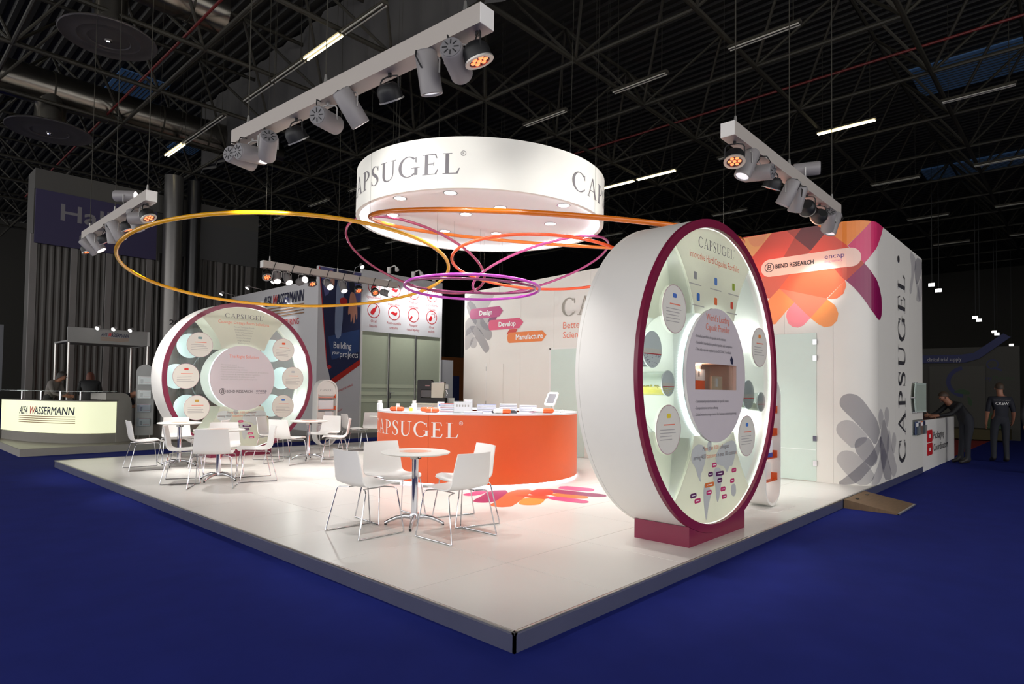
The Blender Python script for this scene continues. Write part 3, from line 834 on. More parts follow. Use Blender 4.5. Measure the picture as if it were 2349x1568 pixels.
# ------------------------------------------------------------------ round counter
CX, CY, CR, CZ = 4.544, 5.02, 1.616, 1.127
cnt = thing('reception_counter', 'round orange counter with white serif wordmark and lit plinth', 'counter', (CX, CY, G))
b = MB()
for k, (a0, a1) in enumerate(((-62, 62), (62, 118), (118, 200.5), (200.5, 298))):
    b = MB(); n = 40; vs = []
    for i in range(n + 1):
        a = R(a0 + .06 + (a1 - a0 - .12) * i / n)
        for r_, z in ((CR, .03), (CR, CZ - G - .024), (CR - .03, CZ - G - .024), (CR - .03, .03)): vs.append((r_ * cos(a), r_ * sin(a), z))
    fs = [(4 * i + j, 4 * i + 4 + j, 4 * i + 4 + (j + 1) % 4, 4 * i + (j + 1) % 4) for i in range(n) for j in range(4)]
    fs += [(0, 1, 2, 3), tuple(4 * n + j for j in (3, 2, 1, 0))]
    b.add(vs, fs).build('curved_panel', M_orange, cnt)
b = MB(); b.lathe([(CR - .62, CZ - G - .024), (CR + .004, CZ - G - .024), (CR + .004, CZ - G), (CR - .62, CZ - G)], 96, closed=True)
b.build('worktop', mat('white_gloss_worktop', (240, 240, 246), .18, noise=.01), cnt)
b = MB(); b.lathe([(CR - .60, .0), (CR - .10, .0), (CR - .10, .9), (CR - .60, .9)], 64, closed=True); b.build('inner_carcass', M_white, cnt)
b = MB(); b.lathe([(CR - .04, .004), (CR - .012, .004), (CR - .012, .028), (CR - .04, .028)], 96, closed=True)
b.build('light_plinth', mat('led_plinth', (235, 240, 255), .4, emit=5.0, emit_rgb=(225, 232, 255), noise=0), cnt)
cyl_fn = lambda x, y, h=0: Vector(((CR + h) * cos(x / CR), (CR + h) * sin(x / CR), y - G))
b = MB(); capsugel(b, cyl_fn, R(-143.6) * CR - 1.95, .79, .21, 1.95, up=.003, sub=.03); b.build('lettering', M_wtext, cnt, angle=0)

def on_counter(name, lb, cat, x, y, rz=0, group=None): return thing(name, lb, cat, (x, y, CZ), rz, group)
def bottle(x, y, h, r, lb, content=None):
    t = on_counter('sample_bottle', lb, 'bottle', x, y)
    MB().lathe([(0, 0), (r, 0), (r, h * .66), (r * .62, h * .78), (r * .62, h * .80), (0, h * .80)], 18).build('bottle_body', mat('bottle_' + (content or 'white'), (240, 242, 246) if not content else (240, 214, 90), .2), t)
    MB().lathe([(0, h * .78), (r * .72, h * .78), (r * .72, h), (0, h)], 18).build('cap', M_white, t)
bottle(3.10, 5.72, .15, .045, 'tall white bottle furthest left on the counter')
bottle(3.22, 5.42, .11, .035, 'small white bottle second from the left on the counter')
bottle(3.40, 5.25, .155, .042, 'white bottle right of the small bottle on the counter')
bottle(3.28, 5.18, .07, .028, 'small yellow-filled vial before the white bottles', 'yellow')
def capsule_pair(x, y, rz, lb, white=False, L=.11, r=.033):
    t = on_counter('giant_capsule', lb, 'capsule', x, y, rz)
    def half(s, m):
        b = MB(); b.lathe([(0, L), (r * .5, L - r * .13), (r * .87, L - r * .5), (r, L - r), (r, 0), (0, 0)], 18, (0, 0, r), (s, 0, 0)); b.build('shell_half', m, t)
    half(-1, M_orange if not white else M_white); half(1, M_orange)
    MB().lathe([(r * 1.01, -.004), (r * 1.01, .004)], 18, (0, 0, r), (1, 0, 0)).build('seam', M_white, t)
capsule_pair(3.10, 5.28, -.8, 'orange display capsule left of the yellow vial')
capsule_pair(3.42, 4.95, -.8, 'orange display capsule behind the vial, second from the left')
capsule_pair(3.16, 4.55, -.8, 'orange display capsule before the brochure stacks')
capsule_pair(3.86, 3.82, -.75, 'white and orange display capsule in the middle of the counter front', True, .13, .034)
capsule_pair(4.52, 3.62, -.75, 'clear and orange display capsule towards the right of the counter', True, .17, .036)
def stack(x, y, rz, n, w, d, lb, dz=.022, edge=(176, 60, 70)):
    t = on_counter('brochure_stack', lb, 'brochures', x, y, rz)
    z = 0
    for i in range(n):
        M_ = Matrix.Rotation(random.uniform(-.05, .05), 4, 'Z')
        MB().box(-w / 2, w / 2, -d / 2, d / 2, z, z + dz * .86, 0, M_).build('brochure', M_paper if i % 2 else mat('lilac_paper', (226, 228, 242), .5), t)
        MB().box(-w / 2 - .001, w / 2 + .001, -d / 2 - .001, d / 2 + .001, z + dz * .86, z + dz, 0, M_).build('cover', mat('cover_%d' % edge[0], edge, .5), t) if i % 2 == 0 and edge else None
        z += dz
stack(3.42, 4.42, -.8, 5, .30, .21, 'stack of white boxes with red stripes left of the acrylic holder', .026)
stack(3.72, 4.72, -.7, 4, .26, .2, 'low pile of leaflets behind the striped boxes', .02, None)
stack(4.02, 4.30, -.8, 5, .28, .2, 'stack of white brochures behind the long capsule, left pile', .024, (120, 130, 170))
stack(4.30, 4.12, -.8, 6, .26, .2, 'tallest stack of white brochures in the middle of the counter', .022, None)
stack(4.62, 4.00, -.8, 5, .26, .2, 'stack of white brochures at the right of the tallest pile', .022, None)
stack(3.52, 4.06, -.8, 2, .26, .19, 'pair of flat leaflets at the counter front left of the long capsule', .016, None)
t = on_counter('leaflet_holder', 'clear acrylic holder with a printed card beside the red-striped boxes', 'holder', 3.44, 4.20, -.80)
MB().box(-.13, .13, -.004, .004, 0, .17).build('back_plate', glass_mat('acrylic', (.95, .97, .97), .12), t)
MB().box(-.12, .12, -.010, -.006, .01, .16).build('card', M_paper, t)
b = MB()
for q in range(5): b.add([(-.09 + q * .04, -.0112, .09), (-.07 + q * .04, -.0112, .09), (-.07 + q * .04, -.0112, .12), (-.09 + q * .04, -.0112, .12)], [(0, 1, 2, 3)])
b.build('printed_icons', M_line, t, angle=0)
MB().box(-.14, .14, -.05, .05, 0, .006).build('foot', MATS['acrylic'], t)
t = on_counter('carton', 'upright white carton with blue print standing behind the striped boxes', 'carton', 3.50, 4.74, -.8)
MB().bbox(-.05, .05, -.025, .025, 0, .15, .003).build('carton_body', M_paper, t)
MB().box(-.03, .03, -.0262, -.0255, .09, .11).build('blue_mark', mat('blue_print', (90, 120, 200), .5, noise=0), t)
t = on_counter('carton', 'small white carton lying on top behind the acrylic holder', 'carton', 3.70, 4.36, -.8)
MB().bbox(-.06, .06, -.03, .03, 0, .19, .003).build('carton_body', M_paper, t)
MB().box(-.061, .061, -.031, .031, .150, .158).build('band', mat('lilac_paper', (226, 228, 242), .5), t)
t = on_counter('sample_tray', 'dark slotted sample tray behind the long capsule', 'tray', 3.98, 3.90, -.78)
MB().box(-.18, .18, -.06, .06, 0, .035).build('tray_body', mat('tray_grey', (70, 72, 80), .5), t)
for q in range(4): MB().box(-.16 + q * .085, -.10 + q * .085, -.05, .05, .035, .042).build('slot', M_black, t)
t = on_counter('sachet_pile', 'pile of clear sachets with pink print at the counter front', 'sachets', 4.32, 3.72, -.7)
for q in range(7):
    M_ = Matrix.Translation((random.uniform(-.12, .12), random.uniform(-.05, .05), .004 + q * .005)) @ Matrix.Rotation(random.uniform(0, 3), 4, 'Z')
    MB().box(-.05, .05, -.03, .03, 0, .004, 0, M_).build('sachet', mat('sachet_pink' if q % 2 else 'sachet_clear', (220, 170, 190) if q % 2 else (236, 238, 240), .3), t)
for q, (x, y) in enumerate(((5.00, 3.66), (5.10, 3.70))):
    t = on_counter('sample_bead', 'small white round sample, %s of the two by the tablet' % ('left' if q == 0 else 'right'), 'sample', x, y)
    b = MB(); b.sphere((0, 0, .022), .022); b.build('bead', M_white, t)
t = on_counter('tablet_stand', 'white tablet kiosk on a bent stem at the right of the counter', 'tablet', 5.02, 3.86, R(-168))
MB().tube([(-.05, 0, 0), (-.055, 0, .06), (-.04, 0, .13), (-.012, 0, .175)], .02, 12).build('stem', M_white, t)
MB().lathe([(0, 0), (.07, 0), (.07, .008), (0, .008)], 24, (-.05, 0, 0)).build('base_plate', M_white, t)
tn, tv = Vector((cos(R(38)), 0, sin(R(38)))), Vector((-sin(R(38)), 0, cos(R(38))))
tf_ = lambda x, y, h=0: Vector((0, 0, .205)) + Vector((0, 1, 0)) * x + tv * y + tn * h
b = MB(); b.prism(rrect(-.095, .095, -.13, .13, .035), tf_, -.012, .012); hd = b.build('tablet_case', M_white, t)
b = MB(); b.prism(rrect(-.066, .066, -.092, .092, .006), tf_, .0122, .0132); b.build('screen', mat('grey_screen', (116, 116, 122), .2, noise=0), hd)

# ------------------------------------------------------------------ hanging drum sign
DX, DY, DR, DZ, DH = 4.304, 4.778, 1.946, 4.08, .672
drum = thing('hanging_drum_sign', 'big white drum sign with grey serif wordmark hanging over the counter', 'sign', (DX, DY, DZ))
drum.rotation_euler = (R(.9), R(.1), 0)
b = MB(); b.lathe([(DR - .06, 0.0), (DR, 0.0), (DR, DH), (DR - .06, DH)], 128, closed=True); b.build('drum_band', mat('white_translucent_band', (240, 238, 230), .45, noise=.01, emit=.0, emit_rgb=(250, 248, 236)), drum)
b = MB(); b.lathe([(0, .07), (DR - .055, .07), (DR - .055, .085), (0, .085)], 96); b.build('drum_soffit', mat('bright_soffit_board', (246, 244, 242), .5, noise=.01), drum)
b = MB(); b.lathe([(DR - .068, .022), (DR - .062, .022), (DR - .062, .036), (DR - .068, .036)], 96, closed=True); b.build('added_soffit_light', mat('added_soffit_glow', (250, 248, 244), .4, emit=30.0, emit_rgb=(246, 250, 255), noise=0), drum)  # glowing ring added to brighten the soffit, an assumed source
DL = [(-1.61, -0.02), (-1.33, -0.77), (-0.4, -0.82), (0.08, -1.62), (-1.14, 0.79), (-0.47, -0.15), (0.75, -0.82), (0.04, 0.93), (0.69, 0.33)]
for k, (x, y) in enumerate(DL):
    f = MB(); f.lathe([(.085, .062), (.098, .062), (.098, .070), (.085, .070)], 28, (x, y, 0), closed=True)
    f = f.build('downlight_rim', M_chrome, drum)
    MB().lathe([(0, .066), (.085, .066), (.085, .0695), (0, .0695)], 24, (x, y, 0)).build('downlight_lens', M_lens, f)
    ld = bpy.data.lights.new('downlight', 'SPOT'); ld.energy = P_DOWN; ld.spot_size = R(96); ld.spot_blend = .6; ld.shadow_soft_size = .07; ld.color = (1, .985, .97)
    lo = bpy.data.objects.new('downlight_lamp', ld); COL.objects.link(lo); lo.parent = drum; lo.location = (x, y, .055)
dfn = lambda x, y, h=0: Vector(((DR + h) * cos(x / DR), (DR + h) * sin(x / DR), y - DZ))
for a_end in (-142.4, -20.8, 98.0):
    b = MB(); capsugel(b, dfn, R(a_end) * DR - 2.50, 4.265, .27, 2.50, up=.003, sub=.05); b.build('lettering', M_greytext, drum, angle=0)
for a in (100, 190, 265, 325):
    p = Vector(((DR - .03) * cos(R(a)), (DR - .03) * sin(R(a)), DH))
    MB().tube([p, p + Vector((0, 0, 6.5))], .003, 5).build('hanger_wire', M_steel, drum)
    MB().lathe([(0, -.02), (.018, -.02), (.018, .05), (.006, .08), (0, .08)], 10, p).build('wire_clamp', M_chrome, drum)

# ------------------------------------------------------------------ coloured hoops
def hoop(nm, lb, c, r, n, tr, rgb, wires):
    n = Vector((n[0], n[1], 1)).normalized()
    a = n.cross(Vector((1, 0, .01))).normalized(); q = n.cross(a)
    c = Vector(c)
    root = thing(nm, lb, 'hoop', c, 0, 'coloured hoops under the drum sign')
    N = 120
    pts = [a * (r * cos(2 * pi * i / N)) + q * (r * sin(2 * pi * i / N)) for i in range(N)]
    MB().tube(pts, tr, 10, True).build('hoop_tube', mat('hoop_' + str(rgb[0]) + str(rgb[1]), rgb, .22, noise=.03, coat=.4), root, 80)
    for w in wires:
        p = pts[int(w * N) % N]
        MB().tube([p, Vector((p.x, p.y, 11.29 - c.z))], .0013, 4).build('hanger_wire', M_steel, root)
hoop('hanging_hoop', 'large golden yellow hoop hanging at the left of the drum', (2.039, 6.439, 3.231), 2.3, (.026, .114), .026, (226, 162, 24), (.1, .4, .75))
hoop('hanging_hoop', 'large amber orange hoop reaching behind the right display wheel', (3.85, 2.905, 3.57), 2.4, (-.089, -.164), .028, (226, 118, 30), (.15, .5, .8))
hoop('hanging_hoop', 'vermilion hoop hanging behind the pink one before the back wall', (4.835, 3.953, 3.424), 1.40, (.102, .04), .024, (232, 84, 38), (.1, .45))
hoop('hanging_hoop', 'steeply tilted berry-red hoop left of the pink one', (4.171, 6.264, 3.74), 1.25, (.396, -.008), .022, (150, 52, 86), (.2, .6))
hoop('hanging_hoop', 'steeply tilted pink hoop at the right under the drum', (5.796, 4.784, 3.649), 1.25, (-.142, .304), .022, (190, 72, 134), (.2, .6))
hoop('hanging_hoop', 'level violet hoop lowest of all under the drum centre', (4.391, 5.043, 3.122), 1.1, (.019, .012), .023, (164, 50, 160), (.3, .8))
hoop('hanging_hoop', 'dark plum hoop inside the violet one', (4.345, 5.033, 3.143), 1.05, (-.023, -.056), .021, (104, 26, 74), (.3, .8))
# ------------------------------------------------------------------ lamp bars with their lamps
can_body = MB()
can_body.lathe([(.078, -.17), (.086, -.16), (.086, .135), (.080, .14), (.072, .14), (.070, .115), (0, .115)], 24, (0, 0, 0), (1, 0, 0))
can_body = can_body.mesh('lamp_can', M_can)
cb = MB(); cb.lathe([(0, -.178), (.076, -.176), (.078, -.168), (0, -.168)], 20, (0, 0, 0), (1, 0, 0)); can_back = cb.mesh('back_cap', mat('grey_cap', (120, 118, 120), .5))
cs = MB()
for k in range(8):
    a = 2 * pi * k / 8
    cs.box(-.1805, -.1775, -.004, .004, .025, .062, 0, Matrix.Rotation(a, 4, 'X'))
for k in range(5): cs.box(-.12 + k * .016, -.112 + k * .016, -.012, .012, .083, .0875)
can_slots = cs.mesh('vent_slots', M_slot)
cl_on = MB().lathe([(0, .118), (.071, .118), (.071, .124), (0, .124)], 20, (0, 0, 0), (1, 0, 0)).mesh('lens', M_lens)
cl_off = MB().lathe([(0, .118), (.071, .118), (.071, .124), (0, .124)], 20, (0, 0, 0), (1, 0, 0)).mesh('lens', M_lens_off)
yk = MB()
yk.tube([(0, .094, -.165), (0, .094, -.06), (0, .075, -.035), (0, .03, -.026), (0, -.03, -.026), (0, -.075, -.035), (0, -.094, -.06), (0, -.094, -.165)], .007, 6)
yk.cyl((0, 0, 0), (0, 0, -.028), .016, n=10)
yoke_g = yk.mesh('yoke', mat('pale_yoke', (176, 174, 172), .4, metal=.4)); yoke_k = yk.mesh('yoke', M_black)
cord_me = MB().tube([(-.10, .0, -.15), (-.15, .02, -.08), (-.12, .04, -.02), (-.04, .05, .0)], .006, 6).mesh('cord', M_rubber)
pb = MB(); pb.lathe([(.0, -.075), (.06, -.075), (.088, -.05), (.100, -.02), (.100, .05), (.0, .05)], 24, (0, 0, 0), (1, 0, 0)); par_body = pb.mesh('lamp_housing', M_black)
pr = MB(); pr.lathe([(.078, .048), (.108, .048), (.108, .060), (.078, .060)], 28, (0, 0, 0), (1, 0, 0), closed=True); par_rim = pr.mesh('lamp_rim', M_silver)
led_me = MB().lathe([(0, 0), (.0185, 0), (.0185, .006), (.011, .012), (0, .013)], 12, (0, 0, 0), (1, 0, 0)).mesh('led', M_led)
ORD = ['first', 'second', 'third', 'fourth', 'fifth', 'sixth', 'seventh', 'eighth', 'ninth', 'tenth', 'eleventh', 'twelfth']
def lamp(kind, p, target, label, group, lit=True, power=0.0, cone=40, top=False, colr=None):
    p, target = Vector(p), Vector(target)
    piv = Vector((p.x, p.y, p.z + (.165 if top else -.165)))
    d = (target - piv).normalized()
    root = thing('spotlight' if kind == 'can' else 'led_par_lamp', label, 'lamp', p, atan2(d.y, d.x), group)
    tilt = math.asin(max(-1, min(1, -d.z)))
    zz = .165 if top else -.165
    y = part('yoke', yoke_g if kind == 'can' else yoke_k, root)
    if top: y.rotation_euler = (pi, 0, 0)
    body = part('lamp_can' if kind == 'can' else 'lamp_housing', can_body if kind == 'can' else par_body, root, (0, 0, zz), (0, tilt, 0))
    if kind == 'can':
        part('back_cap', can_back, body); part('vent_slots', can_slots, body)
        part('lens', cl_on if lit else cl_off, body)
        if not top: part('cord', cord_me, root)
    else:
        part('lamp_rim', par_rim, body)
        for k in range(7):
            a = 2 * pi * k / 6
            rr = 0 if k == 6 else .048
            part('led', led_me, body, (.048, rr * cos(a), rr * sin(a)))
    if power:
        ld = bpy.data.lights.new('lamp_light', 'SPOT'); ld.energy = power; ld.spot_size = R(cone); ld.spot_blend = .7; ld.shadow_soft_size = .06
        ld.color = colr or ((1, .985, .955) if kind == 'can' else (1, .42, .26))
        lo = bpy.data.objects.new('lamp_light', ld); COL.objects.link(lo); lo.parent = root
        lo.location = Vector((cos(tilt) * .15, 0, zz - sin(tilt) * .15))
        lo.rotation_euler = Vector((cos(tilt), 0, -sin(tilt))).to_track_quat('-Z', 'Y').to_euler()
ZB_ = 4.05
def lamp_bar(a, c, label, wires):
    a, c = Vector(a), Vector(c)
    L = (c - a).length
    ang = atan2(c.y - a.y, c.x - a.x)
    root = thing('lamp_bar', label, 'lamp bar', (a.x, a.y, ZB_), ang, 'white lamp bars hung over the stand')
    MB().bbox(0, L, -.075, .075, 0, .15, .003).build('bar_body', M_bar, root)
    MB().box(-.004, 0, -.073, .073, .002, .148).build('end_plate', M_white, root)
    MB().box(L, L + .004, -.073, .073, .002, .148).build('end_plate', M_white, root)
    for w in wires:
        MB().tube([(w * L, 0, .15), (w * L, 0, 7.24)], .006, 5).build('hanger_wire', M_steel, root)
        MB().lathe([(0, 0), (.03, 0), (.02, .05), (.012, .12), (0, .13)], 8, (w * L, 0, .15)).build('shackle', M_alu, root)
    return a, (c - a).normalized(), L
# bar over the front edge (near end first)
DRUM = (DX, DY, 4.42)
CT = (4.4, 4.6, .9)
def run(bar, rows, name, from_y):
    for k, row in enumerate(rows):
        kind, t, target, lit, pw, cone = row[:6]
        top = len(row) > 6
        a, d, L = bar
        tt = (t - (a.y if from_y else a.x)) / (d.y if from_y else d.x)
        tt = max(.09, min(L - .09, tt))
        p = a + d * tt
        lb = '%s lamp from the %s, a %s' % (ORD[k], name, 'grey-white can spotlight' if kind == 'can' else 'black LED par lamp')
        if top: lb = 'white can spotlight standing on top, above the %s' % name
        lamp(kind, (p.x, p.y, ZB_ + (.15 if top else 0)), target, lb, 'lamps on the ' + name, lit, pw, cone, top)
bar1 = lamp_bar((.465, .77, 0), (.235, 4.34, 0), 'longest-looking white lamp bar slanting across the top of the view', (.06, .55, .94))
run(bar1, [('par', .86, (1.6, .2, .3), 1, P_PAR, 45), ('can', 1.06, (7.4, 5.4, 2.6), 0, P_WALL * .9, 44), ('can', 1.36, (1.6, 1.7, .1), 0, P_FLOOR * .55, 74), ('par', 1.83, (3.2, 2.6, 0), 1, P_PAR, 45),
           ('can', 2.33, (3.4, 2.0, .1), 1, P_FLOOR * .55, 60), ('can', 2.69, DRUM, 0, P_DRUM, 44), ('par', 3.21, (3.2, 3.6, 0), 1, P_PAR, 45), ('can', 3.72, (2.75, 9.7, 1.5), 0, P_WALL * 1.6, 40),
           ('can', 4.02, DRUM, 0, P_DRUM, 44), ('can', 4.24, (3.2, 5.2, 3.9), 0, 0, 40)], 'near end of the front bar', True)
bar2 = lamp_bar((3.42, .30, 0), (7.15, .33, 0), 'white lamp bar over the right display wheel and the colour wall', (.05, .48, .95))
run(bar2, [('par', 3.59, (2.9, .0, 1.9), 1, P_PAR * 5, 40), ('can', 3.90, (2.4, 1.2, .1), 0, P_FLOOR * .7, 66), ('can', 4.20, DRUM, 0, P_DRUM, 44), ('par', 4.66, (5.2, 2.2, 0), 1, P_PAR, 45),
           ('can', 5.16, (5.0, 2.4, .1), 0, P_FLOOR, 60), ('can', 5.49, (6.6, 1.6, .6), 1, P_WALL, 56), ('par', 5.88, (7.6, .9, 3.4), 1, P_PAR * 6, 50), ('par', 6.40, (7.6, 1.6, 3.2), 1, P_PAR * 6, 50),
           ('can', 6.79, (7.64, .7, 3.2), 0, P_WALL * .9, 44), ('can', 6.98, (6.0, 1.2, .1), 0, P_FLOOR * .7, 60), ('can', 5.81, DRUM, 0, P_DRUM, 44, 'top')], 'near end of the right bar', False)
bar3 = lamp_bar((.295, 7.29, 0), (.325, 10.87, 0), 'white lamp bar at the far left before the purple hall banner', (.05, .5, .93))
run(bar3, [('par', 7.46, (1.6, 5.6, 0), 1, P_PAR, 45), ('can', 7.70, DRUM, 1, P_DRUM, 44), ('can', 7.98, (1.3, 7.0, .1), 0, P_FLOOR, 60), ('par', 8.4, (2.2, 8.2, 0), 1, P_PAR, 45), ('can', 8.92, (2.2, 8.6, .1), 1, P_FLOOR, 60),
           ('can', 9.19, (1.0, 9.4, .1), 0, P_FLOOR * .6, 60), ('par', 9.67, (2.6, 9.8, .4), 1, P_PAR, 45), ('can', 10.14, (2.2, 9.0, .6), 1, P_FLOOR * .8, 60), ('can', 10.55, (2.6, 10.2, 1.6), 0, P_WALL * .5, 50),
           ('par', 10.78, (1.4, 10.4, 1.0), 0, 0, 45), ('can', 8.48, DRUM, 1, P_DRUM * .7, 44, 'top')], 'near end of the far left bar', True)
bar4 = lamp_bar((3.53, 10.785, 0), (7.09, 10.775, 0), 'white lamp bar along the back left edge, looped with black cables', (.05, .52, .95))
run(bar4, [('par', 3.65, (3.2, 7.8, 0), 1, P_PAR, 45), ('can', 3.88, (3.0, 8.2, .3), 1, P_FLOOR, 60), ('can', 4.12, (4.2, 7.4, .1), 1, P_FLOOR, 60), ('can', 4.48, DRUM, 1, P_DRUM, 44), ('par', 4.72, (4.6, 8.6, 0), 1, P_PAR, 45),
           ('can', 5.14, (4.6, 6.4, 1.0), 1, P_FLOOR, 56), ('can', 5.53, (5.4, 8.2, .1), 1, P_FLOOR, 60), ('par', 5.96, (5.8, 8.4, 0), 1, P_PAR, 45), ('par', 6.44, (5.8, 7.2, .2), 1, P_PAR, 45), ('can', 6.79, (7.5, 6.2, 2.6), 1, P_WALL * 1.2, 64)],
    'left end of the back bar', False)
for k in range(8):
    x = 3.75 + k * .43
    pts = [(x, 10.70, 4.02), (x + .02, 10.692, 4.10), (x + .05, 10.69, 4.19), (x + .09, 10.72, 4.215), (x + .12, 10.86, 4.212)]
    o = MB().tube(pts, .007, 6).build('looped_cable', M_rubber)
    tag(o, '%s black cable from the left looped over the back lamp bar' % ORD[k], 'cable', 'cables over the back bar')

# ------------------------------------------------------------------ ceiling fluorescents
tube_on = mat('lit_fluorescent_tube', (255, 246, 205), .4, emit=E_TUBE, emit_rgb=(255, 240, 190), noise=0)
tube_off = mat('unlit_fluorescent_tube', (176, 172, 160), .35, noise=0)
hb = MB(); hb.prism([(-.09, 0), (.09, 0), (.05, .06), (-.05, .06)], lambda x, y, h: Vector((x, h, y)), 0, 1.5); house = hb.mesh('housing', mat('batten_enamel', (84, 80, 70), .45, metal=.3))
tubes = {}
rod_me = MB().cyl((0, 0, 0), (0, 0, 2.4), .008, n=5).mesh('hanger_rod', M_steel)
for on in (0, 1):
    tubes[on] = [MB().cyl((s * .045, .03, -.022), (s * .045, 1.47, -.022), .016, n=8).mesh('tube', tube_on if on else tube_off) for s in (-1, 1)]
LIT = {(4.3, 9.05), (16.1, 1.85), (16.1, 7.75), (16.1, 9.3), (16.1, -4.05), (4.3, 17.9), (22.0, 6.2), (27.9, 4.8), (33.8, 3.2), (22.0, 14.6), (22.0, 11.65), (27.9, 20.5), (39.7, 4.8), (16.1, 19.5), (22.0, 20.5)}
ROWN = {4.3: 'nearest ceiling row over the left bar', 10.2: 'second ceiling row beyond the drum', 16.1: 'third ceiling row over the stand wall', 22.0: 'fourth ceiling row', 27.9: 'fifth ceiling row', 33.8: 'sixth ceiling row', 39.7: 'farthest ceiling row'}
for X in ROWN:
    ys = [1.8 + 2.95 * k for k in range(-4, 9)]
    if X == 4.3: ys = [7.5, 9.05, 10.6, 12.15, 14.9, 16.4, 17.9]
    if X == 16.1: ys += [9.3]
    if X == 27.9: ys = [1.8 + 2.95 * k for k in range(-2, 9)]
    ys = sorted(y for y in ys if seen((X, y + .75, 8.9), 0) or seen((X, y + .2, 8.9), 0) or seen((X, y + 1.3, 8.9), 0))
    for k, y in enumerate(ys):
        on = int(any(abs(X - a) < .1 and abs(y - c) < .5 for a, c in LIT))
        t = thing('fluorescent_batten', '%s fluorescent batten, %s from the right in the %s' % ('lit' if on else 'unlit', ORD[min(k, 11)], ROWN[X]), 'light', (X, y, 8.86), 0, 'ceiling battens')
        part('housing', house, t)
        for yy in (.15, 1.35): part('hanger_rod', rod_me, t, (0, yy, .05))
        for me in tubes[on]: part('tube', me, t)
for k, (x, y, z) in enumerate(((26, 2.13, 5.74), (26, 1.91, 5.5), (32, 1.44, 4.99), (32, 1.30, 4.86), (38, 1.31, 4.80), (38, 1.20, 4.68), (44, 1.06, 4.48))):
    t = thing('floodlight', '%s tiny white floodlight from the left in the dark beyond the side wall' % ORD[k], 'light', (x, y, z), 0, 'far floodlights')
    MB().bbox(-.02, .12, -.11, .11, -.07, .07, .01).build('lamp_case', M_black, t)
    MB().box(-.03, -.02, -.10, .10, -.06, .06).build('lens', M_lens, t)
    MB().tube([(.05, 0, .07), (.05, 0, 11.29 - z)], .012, 6).build('bracket', M_black, t)

# ------------------------------------------------------------------ ducts and ceiling diffusers
def duct(y, z, x0, x1, r, lb):
    t = thing('air_duct', lb, 'duct', (x0, y, z))
    MB().cyl((0, 0, 0), (x1 - x0, 0, 0), r, n=32).build('duct_tube', M_duct, t)
    k = .9
    while k < x1 - x0:
        MB().lathe([(r + .001, -.02), (r + .02, -.02), (r + .02, .02), (r + .001, .02)], 32, (k, 0, 0), (1, 0, 0)).build('duct_band', M_steel, t)
        k += 1.35
duct(18.5, 9.55, -2.5, 7.6, .48, 'long foil-clad round air duct at the left under the roof')
duct(12.4, 10.1, -2.5, 3.2, .45, 'foil-clad round air duct cut by the top edge of the view')
def diffuser(x, y, z, r, top, lb):
    t = thing('ceiling_diffuser', lb, 'air diffuser', (x, y, z))
    prof = [(0, .0), (.06, 0), (.08, .03), (r * .42, .05), (r * .44, .035), (r * .62, .06), (r * .64, .05), (r * .82, .08), (r * .98, .05), (r, .065), (r * .97, .10), (r * .4, .20), (r * .36, .30)]
    MB().lathe(prof, 48).build('diffuser_plate', mat('diffuser_enamel', (80, 76, 73), .4, metal=.3), t)
    MB().cyl((0, 0, .25), (0, 0, top - z), r * .36, n=28, caps=False).build('neck', M_duct, t)
    MB().lathe([(0, -.04), (.05, -.03), (.06, .0), (0, 0)], 16).build('knob', M_chrome, t)
diffuser(.93, 12.35, 8.5, .88, 9.8, 'large round ceiling air diffuser at the top left')
diffuser(1.07, 18.45, 8.3, 1.0, 9.3, 'round ceiling air diffuser under the long duct at the left')
# ------------------------------------------------------------------ the two display wheels
WR, WZ, P_FILL = 1.46, 1.63, 9.0
M_clear = glass_mat('clear_front_glass', (.975, .99, .98), .015, (225, 240, 232), .015)
M_tube = glass_mat('clear_tube_acrylic', (.95, .97, .965), .03, (235, 240, 238), .03, .12)
M_inside = mat('white_lit_lining', (236, 240, 234), .5, noise=.01)
M_milk = backlit_mat('cream_frosted_panel', (230, 228, 216), .5)
M_hub = mat('pale_mauve_panel', (206, 196, 200), .45, noise=.015)
M_ledw = mat('white_led', (235, 245, 255), .3, emit=10.0, emit_rgb=(225, 240, 255), noise=0)
M_glow = mat('led_strip', (235, 250, 245), .3, emit=6.0, emit_rgb=(228, 250, 238), noise=0)
M_ice = mat('ice_blue_disc', (206, 226, 230), .35, noise=.02)
M_map = mat('map_grey', (196, 198, 196), .6, noise=0)
M_pillp = mat('plum_pill', (88, 28, 84), .5, noise=0); M_pillm = mat('magenta_pill', (200, 52, 110), .5, noise=0); M_pillo = mat('orange_pill', (222, 118, 54), .5, noise=0)
CONT = [[(-.50, .30), (-.40, .36), (-.26, .34), (-.20, .25), (-.26, .12), (-.33, .05), (-.30, -.02), (-.36, .02), (-.42, .14), (-.50, .20)],
        [(-.24, -.02), (-.16, -.04), (-.10, -.14), (-.16, -.26), (-.20, -.42), (-.24, -.30), (-.27, -.12)],
        [(-.20, .36), (-.10, .38), (-.10, .28), (-.17, .26)],
        [(-.02, .22), (.08, .30), (.20, .34), (.40, .36), (.48, .28), (.42, .18), (.36, .08), (.30, .10), (.24, .02), (.18, .10), (.08, .12), (.0, .14)],
        [(-.04, .10), (.08, .10), (.14, .02), (.10, -.10), (.06, -.24), (.01, -.24), (-.02, -.06), (-.07, .02)],
        [(.34, -.10), (.44, -.10), (.46, -.20), (.40, -.24), (.33, -.20)]]
def front(y, x0=0, z0=WZ - G): return lambda x, z, h=0: Vector((x + x0, y - h, z + z0))
